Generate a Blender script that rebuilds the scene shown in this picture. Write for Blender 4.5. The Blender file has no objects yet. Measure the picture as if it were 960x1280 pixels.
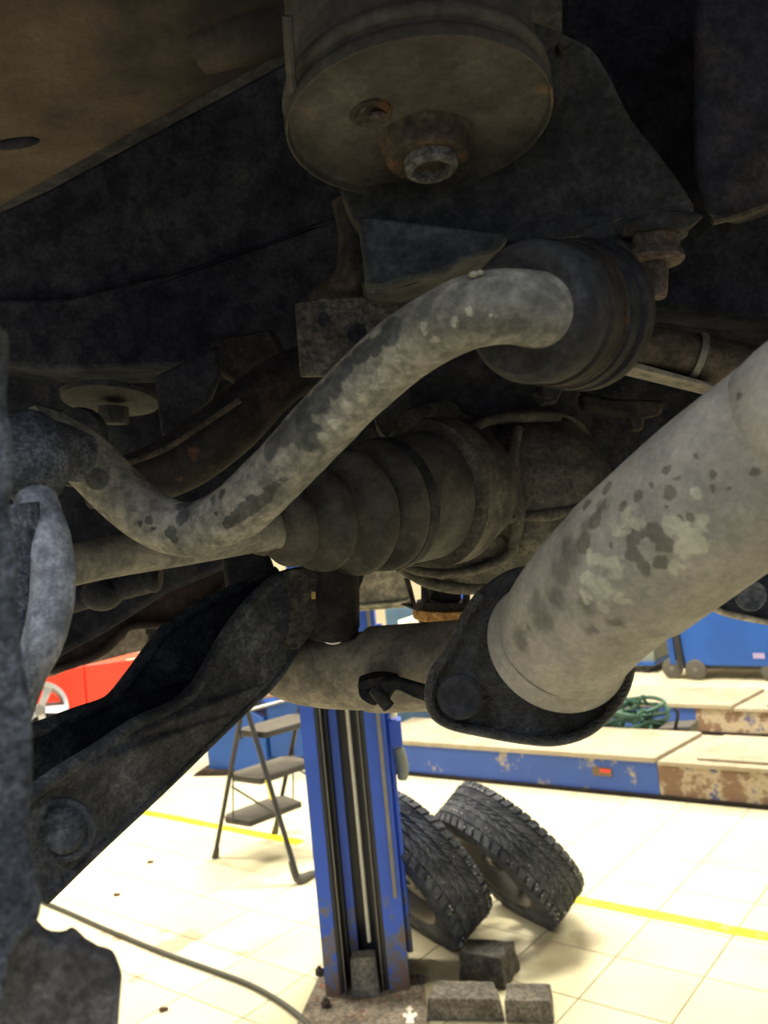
import bpy, bmesh, math, random
from mathutils import Vector, Matrix
from mathutils.geometry import tessellate_polygon
random.seed(7)
SC = bpy.context.scene
COL = SC.collection
# ------------------------------------------------------------------ camera, world, lights, exposure
FPX, H = 1090.0, 1.6977
PITCH, ROLL, YAW = 0.02327, 0.09618, -0.65867            # slight upward pitch, roll; heading of the floor tiles
FW = Vector((0, math.cos(PITCH), math.sin(PITCH)))
UP0 = Vector((0, -math.sin(PITCH), math.cos(PITCH)))
RT0 = Vector((1, 0, 0))
CX = RT0 * math.cos(ROLL) - UP0 * math.sin(ROLL)
CY = RT0 * math.sin(ROLL) + UP0 * math.cos(ROLL)
CAM = Vector((0, 0, H))
cam = bpy.data.cameras.new('camera'); camo = bpy.data.objects.new('camera', cam); COL.objects.link(camo)
M4 = Matrix.Identity(4)
for i in range(3):
    M4[i][0] = CX[i]; M4[i][1] = CY[i]; M4[i][2] = -FW[i]; M4[i][3] = CAM[i]
camo.matrix_world = M4
cam.sensor_fit = 'VERTICAL'; cam.sensor_height = 36.0; cam.lens = FPX / 1280 * 36.0
cam.clip_start = 0.01; cam.clip_end = 100
cam.dof.use_dof = True; cam.dof.focus_distance = 0.52; cam.dof.aperture_fstop = 17.0
SC.camera = camo
SC.view_settings.view_transform = 'Standard'; SC.view_settings.look = 'None'
SC.view_settings.gamma = 1.0; SC.view_settings.use_curve_mapping = False
SC.view_settings.exposure = 0.5
W = bpy.data.worlds.new('workshop_world'); SC.world = W; W.use_nodes = True
W.node_tree.nodes['Background'].inputs[0].default_value = (0.75, 0.85, 1.0, 1)
W.node_tree.nodes['Background'].inputs[1].default_value = 0.5
def area(name, loc, sx, sy, power, col, rot=(0, 0, 0)):
    l = bpy.data.lights.new(name, 'AREA'); l.shape = 'RECTANGLE'; l.size = sx; l.size_y = sy
    l.energy = power; l.color = col
    o = bpy.data.objects.new(name, l); COL.objects.link(o); o.location = loc; o.rotation_euler = rot
    return o
WARM = (1.0, 0.93, 0.78)
for lx, ly, e in ((-3.2, 4.6, 1), (0.6, 5.2, 1), (4.0, 4.6, 1), (-3.2, 8.0, 1), (1.6, 8.2, 1), (-2.4, -2.2, 1), (1.6, -2.2, 1)):
    area('ceiling_lamp', (lx, ly, 4.4), 1.6, 0.5, 205 * e if ly > 0 else 125, WARM if ly > 0 else (0.86, 0.92, 1.0))

# ------------------------------------------------------------------ pixel rays to points in the workshop
def P(x, y, d):
    return CAM + (FW + CX * ((x - 480) / FPX) - CY * ((y - 640) / FPX)) * d
def G(x, y, z=0.0):
    r = FW + CX * ((x - 480) / FPX) - CY * ((y - 640) / FPX)
    return CAM + r * ((z - H) / r.z)
def proj(p):
    v = Vector(p) - CAM; d = v.dot(FW)
    return 480 + FPX * v.dot(CX) / d, 640 - FPX * v.dot(CY) / d, d

# ------------------------------------------------------------------ materials
class NT:
    def __init__(s, name):
        s.m = bpy.data.materials.new(name); s.m.use_nodes = True; s.t = s.m.node_tree; s.n = s.t.nodes; s.l = s.t.links
        s.b = s.n['Principled BSDF']
        s.pos = s.n.new('ShaderNodeNewGeometry').outputs['Position']
    def noise(s, scale, detail=4, rough=0.6, vec=None, color=False):
        n = s.n.new('ShaderNodeTexNoise'); n.inputs['Scale'].default_value = scale; n.inputs['Detail'].default_value = detail
        n.inputs['Roughness'].default_value = rough; s.l.new(vec or s.pos, n.inputs['Vector'])
        return n.outputs['Color' if color else 'Fac']
    def ramp(s, v, lo, hi, a=0.0, b=1.0):
        r = s.n.new('ShaderNodeMapRange'); r.interpolation_type = 'SMOOTHSTEP'; s.l.new(v, r.inputs[0])
        r.inputs[1].default_value = lo; r.inputs[2].default_value = hi; r.inputs[3].default_value = a; r.inputs[4].default_value = b
        return r.outputs[0]
    def mix(s, f, a, b):
        x = s.n.new('ShaderNodeMix'); x.data_type = 'RGBA'
        if isinstance(f, (int, float)): x.inputs[0].default_value = f
        else: s.l.new(f, x.inputs[0])
        for v, i in ((a, 6), (b, 7)):
            if isinstance(v, tuple): x.inputs[i].default_value = (*v, 1)
            else: s.l.new(v, x.inputs[i])
        return x.outputs[2]
    def math(s, op, a, b):
        x = s.n.new('ShaderNodeMath'); x.operation = op
        for v, i in ((a, 0), (b, 1)):
            if isinstance(v, (int, float)): x.inputs[i].default_value = v
            else: s.l.new(v, x.inputs[i])
        return x.outputs[0]
    def bump(s, h, strength, dist, prev=None):
        b = s.n.new('ShaderNodeBump'); b.inputs['Strength'].default_value = strength; b.inputs['Distance'].default_value = dist
        s.l.new(h, b.inputs['Height'])
        if prev: s.l.new(prev, b.inputs['Normal'])
        return b.outputs[0]
    def spots(s, lst, amp=0.004, nscale=120, soft=0.3):
        """mask of stains, each with a place and a size of its own, ragged by noise"""
        nz = s.noise(nscale, 3, 0.6, color=True)
        v = s.n.new('ShaderNodeVectorMath'); v.operation = 'SUBTRACT'; s.l.new(nz, v.inputs[0]); v.inputs[1].default_value = (.5, .5, .5)
        v2 = s.n.new('ShaderNodeVectorMath'); v2.operation = 'SCALE'; s.l.new(v.outputs[0], v2.inputs[0]); v2.inputs['Scale'].default_value = amp
        v3 = s.n.new('ShaderNodeVectorMath'); v3.operation = 'ADD'; s.l.new(v2.outputs[0], v3.inputs[0]); s.l.new(s.pos, v3.inputs[1])
        out = None
        for c, r in lst:
            d = s.n.new('ShaderNodeVectorMath'); d.operation = 'DISTANCE'; s.l.new(v3.outputs[0], d.inputs[0]); d.inputs[1].default_value = c
            m = s.ramp(d.outputs['Value'], r * (1 - soft), r, 1.0, 0.0)
            out = m if out is None else s.math('MAXIMUM', out, m)
        return out
    def done(s, col, rough=0.8, metal=0.0, normal=None, spec=0.3):
        if isinstance(col, tuple): s.b.inputs['Base Color'].default_value = (*col, 1)
        else: s.l.new(col, s.b.inputs['Base Color'])
        if isinstance(rough, (int, float)): s.b.inputs['Roughness'].default_value = rough
        else: s.l.new(rough, s.b.inputs['Roughness'])
        s.b.inputs['Metallic'].default_value = metal; s.b.inputs['Specular IOR Level'].default_value = spec
        if normal: s.l.new(normal, s.b.inputs['Normal'])
        return s.m
# tone factor per material; upper and deep parts darkened for shade under the car
TONE = {'undercoat_black': 1.25, 'dusty_underbody_paint': 0.42, 'grey_brown_road_grime': 0.55, 'rusted_steel': 0.5, 'greasy_dark_steel': 0.7, 'dark_steel_with_rust': 0.7, 'dusty_black_rubber': 0.75, 'dusty_rubber_boot': 0.5, 'dusty_cast_housing': 0.55, 'dusty_axle_steel': 0.65, 'grainy_cast_knuckle': 0.75, 'grey_link_coating': 0.8, 'brown_dusty_can': 0.42, 'rusty_bolt_steel': .7, 'worn_anti_roll_bar_paint': 0.76, 'dusty_exhaust_steel': 1.0, 'blue_grey_primer': 0.6, 'speckled_rust_plate': 0.6}
def grime(name, base, dust, amount=0.5, scale=14, rust=None, rust_at=0.62, rough=0.75, bump=0.35, fine=300, soft=0.16, extra=None, grain=0.35, mott=1.0, spec=0.16):
    k = TONE.get(name, 1.0)
    base, dust = (tuple(v * h for v, h in zip(c, (.97, 1.0, 1.10))) for c in (base, dust))
    base = tuple(v * k for v in base); dust = tuple(v * k for v in dust); rust = tuple(v * k for v in rust) if rust else None
    t = NT(name)
    a = t.noise(scale, 5, 0.62); f = t.ramp(a, 1 - amount - soft, 1 - amount + soft)
    c = t.mix(f, base, dust)
    if rust:
        c = t.mix(t.ramp(t.noise(scale * 1.7 + 3, 5, 0.7), rust_at, rust_at + .08), c, rust)
    if extra: c = extra(t, c)
    md = t.noise(scale * 5, 4, .7); mm = t.n.new('ShaderNodeMix'); mm.data_type = 'RGBA'; mm.blend_type = 'MULTIPLY'; mm.inputs[0].default_value = 1
    t.l.new(c, mm.inputs[6]); t.l.new(t.mix(t.ramp(md, .36, .64), (1 - .38 * mott,) * 3, tuple(1 + (v - 1) * mott for v in (1.25, 1.22, 1.18))), mm.inputs[7]); c = mm.outputs[2]
    g = t.noise(fine, 3, 0.7)
    dark = t.mix(t.ramp(g, 0.35, 0.7), tuple(1 - grain for _ in range(3)), (1 + grain * .4,) * 3)
    mu = t.n.new('ShaderNodeMix'); mu.data_type = 'RGBA'; mu.blend_type = 'MULTIPLY'; mu.inputs[0].default_value = 1
    t.l.new(c, mu.inputs[6]); t.l.new(dark, mu.inputs[7])
    n1 = t.bump(g, bump, 0.0012); n2 = t.bump(md, bump * .8, 0.004, n1)
    return t.done(mu.outputs[2], rough, 0, n2, spec)
def plain(name, col, rough=0.5, metal=0.0, var=0.12, scale=8, spec=0.4):
    t = NT(name); tc = t.n.new('ShaderNodeTexCoord').outputs['Object']
    f = t.ramp(t.noise(scale, 4, 0.6, vec=tc), 0.3, 0.7)
    c = t.mix(f, tuple(x * (1 - var) for x in col), tuple(min(1, x * (1 + var)) for x in col))
    return t.done(c, rough, metal, t.bump(t.noise(scale * 12, 3, vec=tc), 0.15, 0.002), spec)
def worn(name, paint, under, amount=0.3, scale=9, rough=0.5, low=None, rust=(0.20, 0.08, 0.03)):
    """paint chipped to rusty metal; low=(z0,z1) wears more towards that height"""
    t = NT(name); a = t.noise(scale, 6, 0.68)
    if low:
        sp = t.n.new('ShaderNodeSeparateXYZ'); t.l.new(t.pos, sp.inputs[0])
        a = t.math('ADD', a, t.ramp(sp.outputs[2], low[0], low[1], 0.33, 0.0))
    c = t.mix(t.ramp(t.noise(3, 3), .35, .65), tuple(x * .85 for x in paint), paint)
    c = t.mix(t.ramp(a, 1 - amount - .04, 1 - amount + .05), c, under)
    c = t.mix(t.ramp(a, 1 - amount + .07, 1 - amount + .16), c, rust)
    return t.done(c, rough, 0, t.bump(a, .3, .004), .4)

DUST = (0.24, 0.205, 0.15); DUSTG = (0.20, 0.195, 0.165); DK = (0.030, 0.029, 0.028); BLK = (0.014, 0.014, 0.017)
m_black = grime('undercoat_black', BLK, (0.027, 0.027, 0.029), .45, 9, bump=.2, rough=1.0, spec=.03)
m_pan = grime('dusty_underbody_paint', (0.040, 0.036, 0.034), (0.185, 0.142, 0.105), .50, 4.5, bump=.15, rough=1.0, soft=.14, grain=.15, mott=.35, spec=.05)
m_cross = grime('grey_brown_road_grime', (0.040, 0.039, 0.037), (0.085, 0.080, 0.070), .5, 16, (0.10, 0.055, 0.03), .66)
m_rusty = grime('rusted_steel', (0.050, 0.038, 0.030), (0.115, 0.085, 0.060), .5, 22, (0.16, 0.075, 0.035), .57)
m_dark = grime('greasy_dark_steel', (0.022, 0.022, 0.024), (0.050, 0.048, 0.046), .45, 24)
m_darkrust = grime('dark_steel_with_rust', (0.022, 0.019, 0.018), (0.060, 0.044, 0.034), .45, 20, (0.085, 0.042, 0.024), .62)
m_rub = grime('dusty_black_rubber', (0.030, 0.030, 0.031), (0.065, 0.064, 0.058), .5, 12, bump=.15, rough=.7)
m_boot = grime('dusty_rubber_boot', (0.055, 0.053, 0.045), (0.125, 0.112, 0.085), .55, 10, bump=.12, rough=.65, grain=.2)
m_diff = grime('dusty_cast_housing', (0.050, 0.045, 0.038), (0.175, 0.150, 0.110), .52, 13, (0.035, 0.032, 0.03), .63, bump=.4)
m_shaft = grime('dusty_axle_steel', (0.12, 0.11, 0.095), (0.24, 0.215, 0.17), .62, 12, bump=.2, grain=.2)
m_pipe2 = grime('dusty_rear_exhaust', (0.11, 0.095, 0.072), (0.235, 0.200, 0.145), .58, 9, bump=.2, grain=.2)
m_arm = grime('flaking_black_chassis_paint', (0.026, 0.028, 0.032), (0.085, 0.088, 0.088), .40, 26, (0.11, 0.10, 0.08), .70, bump=.6, fine=420, grain=.45)
m_arm_rust = grime('control_arm_rusty_end', (0.020, 0.019, 0.019), (0.060, 0.050, 0.038), .50, 30, (0.12, 0.075, 0.035), .62, bump=.6)
m_near = grime('grainy_cast_knuckle', (0.050, 0.055, 0.066), (0.14, 0.15, 0.17), .46, 60, (0.33, 0.34, 0.36), .70, bump=.9, fine=700, grain=.55)
m_link = grime('grey_link_coating', (0.085, 0.090, 0.10), (0.22, 0.225, 0.235), .50, 35, bump=.4, fine=600, grain=.3)
m_steel = plain('bare_steel', (0.45, 0.44, 0.42), .35, .8)
m_wet = grime('oily_black_flange', (0.010, 0.010, 0.011), (0.040, 0.042, 0.045), .45, 50, (0.12, 0.125, 0.13), .68, rough=.42, bump=1.0, fine=500, spec=.45)
def can_extra(t, c):
    """rust creeping in from the right-hand rim"""
    m = t.spots([(tuple(P(x, y, .40)), q) for x, y, q in ((684, 135, .010), (676, 118, .007), (672, 165, .008), (655, 180, .006), (620, 205, .006), (600, 212, .005), (385, 150, .006), (392, 118, .005))], .02, 90, .6)
    return t.mix(t.math('MULTIPLY', m, .7), c, (0.135, 0.085, 0.048))
m_can = grime('brown_dusty_can', (0.085, 0.077, 0.064), (0.17, 0.152, 0.126), .5, 12, (0.19, 0.12, 0.065), .70, bump=.25, grain=.2, mott=.6, extra=can_extra)
m_hardware = grime('rusty_bolt_steel', (0.07, 0.055, 0.045), (0.15, 0.11, 0.085), .5, 50, (0.18, 0.08, 0.04), .6)
m_maroon = grime('dirty_brown_plastic', (0.018, 0.012, 0.012), (0.045, 0.028, 0.024), .45, 8, bump=.15)
m_shield = grime('dusty_heat_shield', (0.26, 0.22, 0.14), (0.42, 0.36, 0.24), .55, 18, (0.20, 0.12, 0.06), .72, bump=.2, grain=.15)
m_disc = grime('orange_rusted_disc_edge', (0.30, 0.14, 0.04), (0.48, 0.26, 0.08), .5, 60, bump=.5)

# anti-roll bar: dust worn away in patches
BAR = [(725, 398, .325, 46), (675, 388, .315, 47), (625, 384, .31, 46), (572, 396, .316, 45), (510, 432, .332, 43), (452, 482, .346, 41), (395, 540, .36, 40),
       (340, 598, .374, 38), (288, 645, .386, 37), (238, 662, .395, 35), (190, 648, .40, 34), (145, 612, .402, 35), (108, 575, .402, 35), (60, 548, .398, 36), (34, 540, .392, 34)]
def tube_hit(lst, x, y):
    """where the sight line of a stain meets the tube's skin"""
    r = (P(x, y, 1) - CAM); L = r.length; r = r / L; best = None
    for a, b in zip(lst, lst[1:]):
        for i in range(24):
            q = [a[j] + (b[j] - a[j]) * i / 24 for j in range(4)]; c = P(q[0], q[1], q[2]) - CAM; R = q[3] * q[2] / FPX
            t = c.dot(r); h2 = (c - r * t).length_squared
            if h2 < R * R:
                t -= math.sqrt(R * R - h2)
                if best is None or t < best: best = t
    if best is None: best = L * min(lst, key=lambda b: (b[0] - x) ** 2 + (b[1] - y) ** 2)[2]
    return CAM + r * best, best / L / FPX
def bar_spot(x, y, r):
    h, k = tube_hit(BAR, x, y); return tuple(h), r * k
def bar_extra(t, c):
    dk = t.spots([bar_spot(*q) for q in ((340, 556, 20), (356, 540, 24), (374, 520, 26), (385, 545, 22), (398, 500, 24), (415, 480, 20), (430, 462, 20), (450, 440, 20), (470, 432, 18), (490, 412, 22),
         (235, 612, 13), (232, 628, 15), (228, 645, 14), (214, 664, 10), (220, 672, 7), (284, 656, 7), (289, 652, 9), (295, 647, 10), (301, 642, 11), (307, 637, 11), (313, 632, 11), (319, 627, 11), (325, 622, 10), (331, 617, 10), (337, 611, 9), (343, 605, 8), (350, 598, 7), (276, 615, 8), (265, 622, 7), (270, 640, 5),
         (120, 600, 18), (100, 570, 24), (80, 550, 26), (186, 650, 7), (192, 662, 6), (176, 655, 5), ) ], .008, 90, .25)
    up = t.spots([bar_spot(*q) for q in ((660, 385, 62), (610, 385, 58), (565, 392, 42), (525, 398, 30), (505, 408, 24))], .014, 70, .55)
    c = t.mix(t.math('MULTIPLY', up, .62), c, (0.070, 0.074, 0.068))
    lt = t.spots([bar_spot(*q) for q in ((402, 548, 8), (418, 530, 8), (434, 512, 9), (450, 498, 9), (480, 468, 12), (466, 482, 8), (500, 448, 8), (530, 410, 10), (545, 425, 8), (590, 390, 9), (570, 405, 6), (620, 395, 5), (600, 350, 5))], .008, 150)
    c = t.mix(dk, c, (0.060, 0.062, 0.060))
    return t.mix(t.math('MULTIPLY', lt, .6), c, (0.30, 0.29, 0.25))
m_bar = grime('worn_anti_roll_bar_paint', (0.15, 0.142, 0.115), (0.255, 0.235, 0.185), .55, 20, bump=.4, extra=bar_extra, grain=.28)
# exhaust: dark round splash stains on grey dust
EX = [(1700, 330, .330, 99), (1500, 340, .292, 112), (1270, 395, .270, 121), (1060, 500, .275, 113), (1000, 545, .290, 112), (900, 618, .312, 107), (825, 678, .335, 101), (770, 722, .356, 96), (728, 765, .376, 90), (704, 797, .392, 85)]
def ex_spot(x, y, r):
    h, k = tube_hit([(a, b, c, d + 2) for a, b, c, d in EX], x, y); return tuple(h), r * k
def ex_extra(t, c):
    dk = t.spots([ex_spot(*q) for q in ((931, 497, 10), (837, 616, 11), (834, 586, 8), (875, 571, 7), (848, 597, 6), (814, 606, 6), (800, 622, 12), (780, 632, 9), (862, 644, 8), (848, 647, 7), (764, 682, 7),
         (892, 594, 8), (946, 590, 8), (800, 662, 14), (818, 664, 16), (832, 680, 16), (828, 702, 13), (806, 708, 13), (794, 694, 14), (792, 676, 12), (850, 560, 5), (915, 612, 5), (833, 635, 4), (868, 712, 4), (820, 791, 3), (910, 733, 4), (890, 610, 5), (760, 610, 12), (745, 650, 16), (730, 680, 16), (735, 630, 10))],
         .006, 160, .25)
    c = t.mix(t.math('MULTIPLY', dk, .72), c, (0.072, 0.062, 0.046))
    soot_shade = t.spots([ex_spot(*q) for q in ((712, 690, 34), (700, 715, 32), (735, 655, 22), (755, 632, 16), (672, 765, 34), (650, 800, 24), (690, 745, 26), (735, 760, 22), (770, 775, 18), (740, 790, 16))], .014, 60, .7)  # soot along the upper edge, plus shade of the elbow painted in
    c = t.mix(t.math('MULTIPLY', soot_shade, .6), c, (0.050, 0.045, 0.036))
    lt = t.spots([ex_spot(*q) for q in ((735, 722, 13), (748, 700, 14), (765, 705, 20), (752, 735, 22), (790, 648, 18), (775, 665, 14), (850, 655, 18), (862, 678, 22), (880, 655, 16), (850, 705, 14), (780, 745, 14), (735, 745, 10), (760, 755, 12), (870, 620, 12))], .014, 110)
    return t.mix(t.math('MULTIPLY', lt, .7), c, (0.31, 0.30, 0.23))
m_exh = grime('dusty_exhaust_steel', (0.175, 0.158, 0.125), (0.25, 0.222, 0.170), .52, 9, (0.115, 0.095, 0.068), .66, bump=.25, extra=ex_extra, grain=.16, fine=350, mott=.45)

BLUE = (0.034, 0.110, 0.62)
m_blue = worn('blue_lift_enamel', BLUE, (0.115, 0.135, 0.24), .30, 14, .38, (0.0, 0.62), rust=(0.17, 0.11, 0.08))
m_blue2 = worn('blue_runway_enamel', (0.035, 0.095, 0.40), (0.36, 0.30, 0.20), .40, 5, .5)
m_blue_c = worn('blue_trolley_enamel', (0.014, 0.075, 0.31), (0.12, 0.14, 0.2), .22, 3, .45)
m_railblk = plain('greasy_black_rail', (0.018, 0.018, 0.022), .4)
m_railedge = plain('worn_rail_edge', (0.20, 0.19, 0.17), .4, .5)
m_white = plain('off_white_hose', (0.72, 0.68, 0.55), .5)
m_tire = grime('tyre_rubber', (0.055, 0.060, 0.066), (0.115, 0.122, 0.126), .5, 14, bump=.2, fine=160, grain=.2)
m_alloy = plain('dull_wheel_alloy', (0.13, 0.125, 0.115), .5, .3)
m_brick = grime('grey_oily_block', (0.12, 0.105, 0.08), (0.24, 0.21, 0.16), .5, 18, bump=.8, fine=90, mott=.35)
m_brick2 = grime('charred_dark_block', (0.05, 0.045, 0.036), (0.11, 0.10, 0.08), .5, 26, bump=1.0, fine=90, mott=.4)
m_baseplate = grime('dirty_lift_base', (0.17, 0.14, 0.10), (0.30, 0.255, 0.19), .5, 12, (0.30, 0.115, 0.05), .58, bump=.5, fine=90)
m_plate = grime('sandy_ramp_plate', (0.29, 0.235, 0.15), (0.40, 0.335, 0.225), .55, 2.5, bump=.2, fine=80, grain=.08, mott=.25)
m_rustside = worn('rusting_runway_end', (0.20, 0.125, 0.085), (0.40, 0.33, 0.24), .48, 6, .8, rust=(0.06, 0.075, 0.20))
m_stoolfr = plain('grey_stool_tube', (0.045, 0.044, 0.042), .4, .3)
m_step = plain('ribbed_stool_tread', (0.085, 0.076, 0.062), .7)
m_red = plain('red_cabinet_enamel', (0.85, 0.045, 0.022), .3, 0, .04)
m_purple = plain('violet_blue_enamel', (0.045, 0.035, 0.35), .5)
m_green = plain('green_plastic_hose', (0.03, 0.085, 0.055), .5, 0, .3, 20)
m_cable = plain('grey_rubber_cable', (0.070, 0.068, 0.052), .6)
m_wall = plain('beige_workshop_wall', (0.48, 0.42, 0.30), .8, 0, .05, 1)
m_ceil = plain('pale_ceiling', (0.55, 0.53, 0.48), .9)
m_castor = plain('dark_castor_rubber', (0.07, 0.065, 0.055), .6)
m_greygreen = plain('grey_green_steel', (0.20, 0.22, 0.19), .5)
m_brown = plain('brown_tray_board', (0.16, 0.10, 0.06), .7)
m_teal = plain('slate_blue_plastic', (0.06, 0.11, 0.17), .5)
m_debris = plain('brown_debris', (0.12, 0.06, 0.035), .9)

# ------------------------------------------------------------------ mesh helpers
class MB:
    def __init__(s): s.v = []; s.f = []
    def add(s, vs, fs):
        k = len(s.v); s.v += [Vector(x) for x in vs]; s.f += [tuple(i + k for i in f) for f in fs]; return s
    def box(s, c, x, y, z, sx, sy, sz):
        c = Vector(c); vs = [c + x * (sx / 2 * a) + y * (sy / 2 * b) + z * (sz / 2 * e) for a in (-1, 1) for b in (-1, 1) for e in (-1, 1)]
        return s.add(vs, [(0, 1, 3, 2), (4, 6, 7, 5), (0, 4, 5, 1), (2, 3, 7, 6), (0, 2, 6, 4), (1, 5, 7, 3)])
    def lathe(s, o, axis, prof, seg=40, squash=None):
        o = Vector(o); a = Vector(axis).normalized(); u = a.cross(Vector((0, 0, 1)) if abs(a.z) < .9 else Vector((1, 0, 0))).normalized(); w = a.cross(u)
        vs = []; fs = []
        for t, r in prof:
            for k in range(seg):
                th = 2 * math.pi * k / seg; vs.append(o + a * t + (u * math.cos(th) + w * math.sin(th)) * r)
        n = len(prof)
        for i in range(n - 1):
            for k in range(seg):
                q = (k + 1) % seg; fs.append((i * seg + k, i * seg + q, (i + 1) * seg + q, (i + 1) * seg + k))
        if prof[0][1] > 1e-5: fs.append(tuple(range(seg)))
        if prof[-1][1] > 1e-5: fs.append(tuple((n - 1) * seg + k for k in range(seg)))
        return s.add(vs, fs)
    def tube(s, pts, rad, seg=24, sub=6, caps=True, closed=False):
        pts = [Vector(p) for p in pts]; n = len(pts)
        rad = rad if isinstance(rad, (list, tuple)) else [rad] * n
        path = []
        if sub > 1:
            for i in range(n - 1):
                p0 = pts[max(i - 1, 0)]; p1 = pts[i]; p2 = pts[i + 1]; p3 = pts[min(i + 2, n - 1)]
                for j in range(sub):
                    t = j / sub
                    q = .5 * ((2 * p1) + (p2 - p0) * t + (2 * p0 - 5 * p1 + 4 * p2 - p3) * t * t + (3 * p1 - p0 - 3 * p2 + p3) * t ** 3)
                    path.append((q, rad[i] + (rad[i + 1] - rad[i]) * t))
            path.append((pts[-1], rad[-1]))
        else: path = list(zip(pts, rad))
        m = len(path); tan = [(path[min(i + 1, m - 1)][0] - path[max(i - 1, 0)][0]).normalized() for i in range(m)]
        u = tan[0].cross(Vector((0, 0, 1)) if abs(tan[0].z) < .9 else Vector((1, 0, 0))).normalized()
        vs = []; fs = []
        for i in range(m):
            u = (u - tan[i] * u.dot(tan[i])).normalized(); w = tan[i].cross(u)
            for k in range(seg):
                th = 2 * math.pi * k / seg; vs.append(path[i][0] + (u * math.cos(th) + w * math.sin(th)) * path[i][1])
        for i in range(m - 1):
            for k in range(seg):
                q = (k + 1) % seg; fs.append((i * seg + k, i * seg + q, (i + 1) * seg + q, (i + 1) * seg + k))
        if caps: fs += [tuple(range(seg)), tuple((m - 1) * seg + k for k in range(seg))]
        return s.add(vs, fs)
    def prism(s, pts, vec):
        """closed outline pushed along vec"""
        pts = [Vector(p) for p in pts]; n = len(pts); vec = Vector(vec)
        tri = tessellate_polygon([pts])
        fs = [tuple(t) for t in tri] + [tuple(i + n for i in t) for t in tri] + [(i, (i + 1) % n, (i + 1) % n + n, i + n) for i in range(n)]
        return s.add(pts + [p + vec for p in pts], fs)
    def ball(s, c, rx, ry=None, rz=None, seg=20, rings=12, ax=None):
        ry = ry or rx; rz = rz or rx; X, Y, Z = ax or (RT0, Vector((0, 1, 0)), Vector((0, 0, 1)))
        vs = []; fs = []; c = Vector(c)
        for i in range(rings + 1):
            ph = math.pi * i / rings
            for k in range(seg):
                th = 2 * math.pi * k / seg
                vs.append(c + X * (rx * math.sin(ph) * math.cos(th)) + Y * (ry * math.sin(ph) * math.sin(th)) + Z * (rz * math.cos(ph)))
        for i in range(rings):
            for k in range(seg):
                q = (k + 1) % seg; fs.append((i * seg + k, i * seg + q, (i + 1) * seg + q, (i + 1) * seg + k))
        return s.add(vs, fs)
    def hexa(s, c, axis, r, h, n=6):
        return s.lathe(c, axis, [(0, r), (h * .85, r), (h, r * .86)], n)
def parent_to(o, par, wloc):
    if par is not None: o.parent = par; o.location = Vector(wloc) - WL[par.name]
    else: o.location = wloc
    WL[o.name] = Vector(wloc)
WL = {}
def build(name, mb, mat, par=None, bevel=0.0, smooth=40, origin=None, seg=2, weld=True):
    vs = mb.v; lo = Vector([min(v[i] for v in vs) for i in range(3)]); hi = Vector([max(v[i] for v in vs) for i in range(3)])
    c = Vector(origin) if origin is not None else Vector(((lo.x + hi.x) / 2, (lo.y + hi.y) / 2, lo.z))
    me = bpy.data.meshes.new(name); me.from_pydata([v - c for v in vs], [], mb.f)
    bm = bmesh.new(); bm.from_mesh(me)
    if weld: bmesh.ops.remove_doubles(bm, verts=bm.verts, dist=1e-6)
    bmesh.ops.recalc_face_normals(bm, faces=bm.faces); bm.to_mesh(me); bm.free()
    if smooth:
        for p in me.polygons: p.use_smooth = True
        me.set_sharp_from_angle(angle=math.radians(smooth))
    me.materials.append(mat)
    o = bpy.data.objects.new(name, me); COL.objects.link(o); parent_to(o, par, c)
    if bevel:
        b = o.modifiers.new('bevel', 'BEVEL'); b.width = bevel; b.segments = seg; b.limit_method = 'ANGLE'; b.angle_limit = math.radians(35)
    return o
def tag(o, label=None, cat=None, group=None, kind=None):
    for k, v in (('label', label), ('category', cat), ('group', group), ('kind', kind)):
        if v: o[k] = v
    return o
def thing(name, loc, label, cat, group=None):
    o = bpy.data.objects.new(name, None); COL.objects.link(o); o.location = loc; o.empty_display_size = .1; WL[o.name] = Vector(loc)
    return tag(o, label, cat, group)
def px(lst): return [P(*q[:3]) for q in lst]
def pr(lst): return [q[3] * q[2] / FPX for q in lst]
def rough_mesh(o, strength, size, depth=1):
    """real lumps on a close surface"""
    t = bpy.data.textures.new(o.name + '_lumps', 'CLOUDS'); t.noise_scale = size; t.noise_depth = depth
    d = o.modifiers.new('lumps', 'DISPLACE'); d.texture = t; d.strength = strength; d.mid_level = .5; d.texture_coords = 'LOCAL'
def smooth_outline(pts, sub=4):
    n = len(pts); out = []
    for i in range(n):
        p0, p1, p2, p3 = (Vector(pts[(i + k) % n]) for k in (-1, 0, 1, 2))
        for j in range(sub):
            t = j / sub; out.append(.5 * ((2 * p1) + (p2 - p0) * t + (2 * p0 - 5 * p1 + 4 * p2 - p3) * t * t + (3 * p1 - p0 - 3 * p2 + p3) * t ** 3))
    return out
X_, Y_, Z_ = Vector((1, 0, 0)), Vector((0, 1, 0)), Vector((0, 0, 1))

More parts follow.
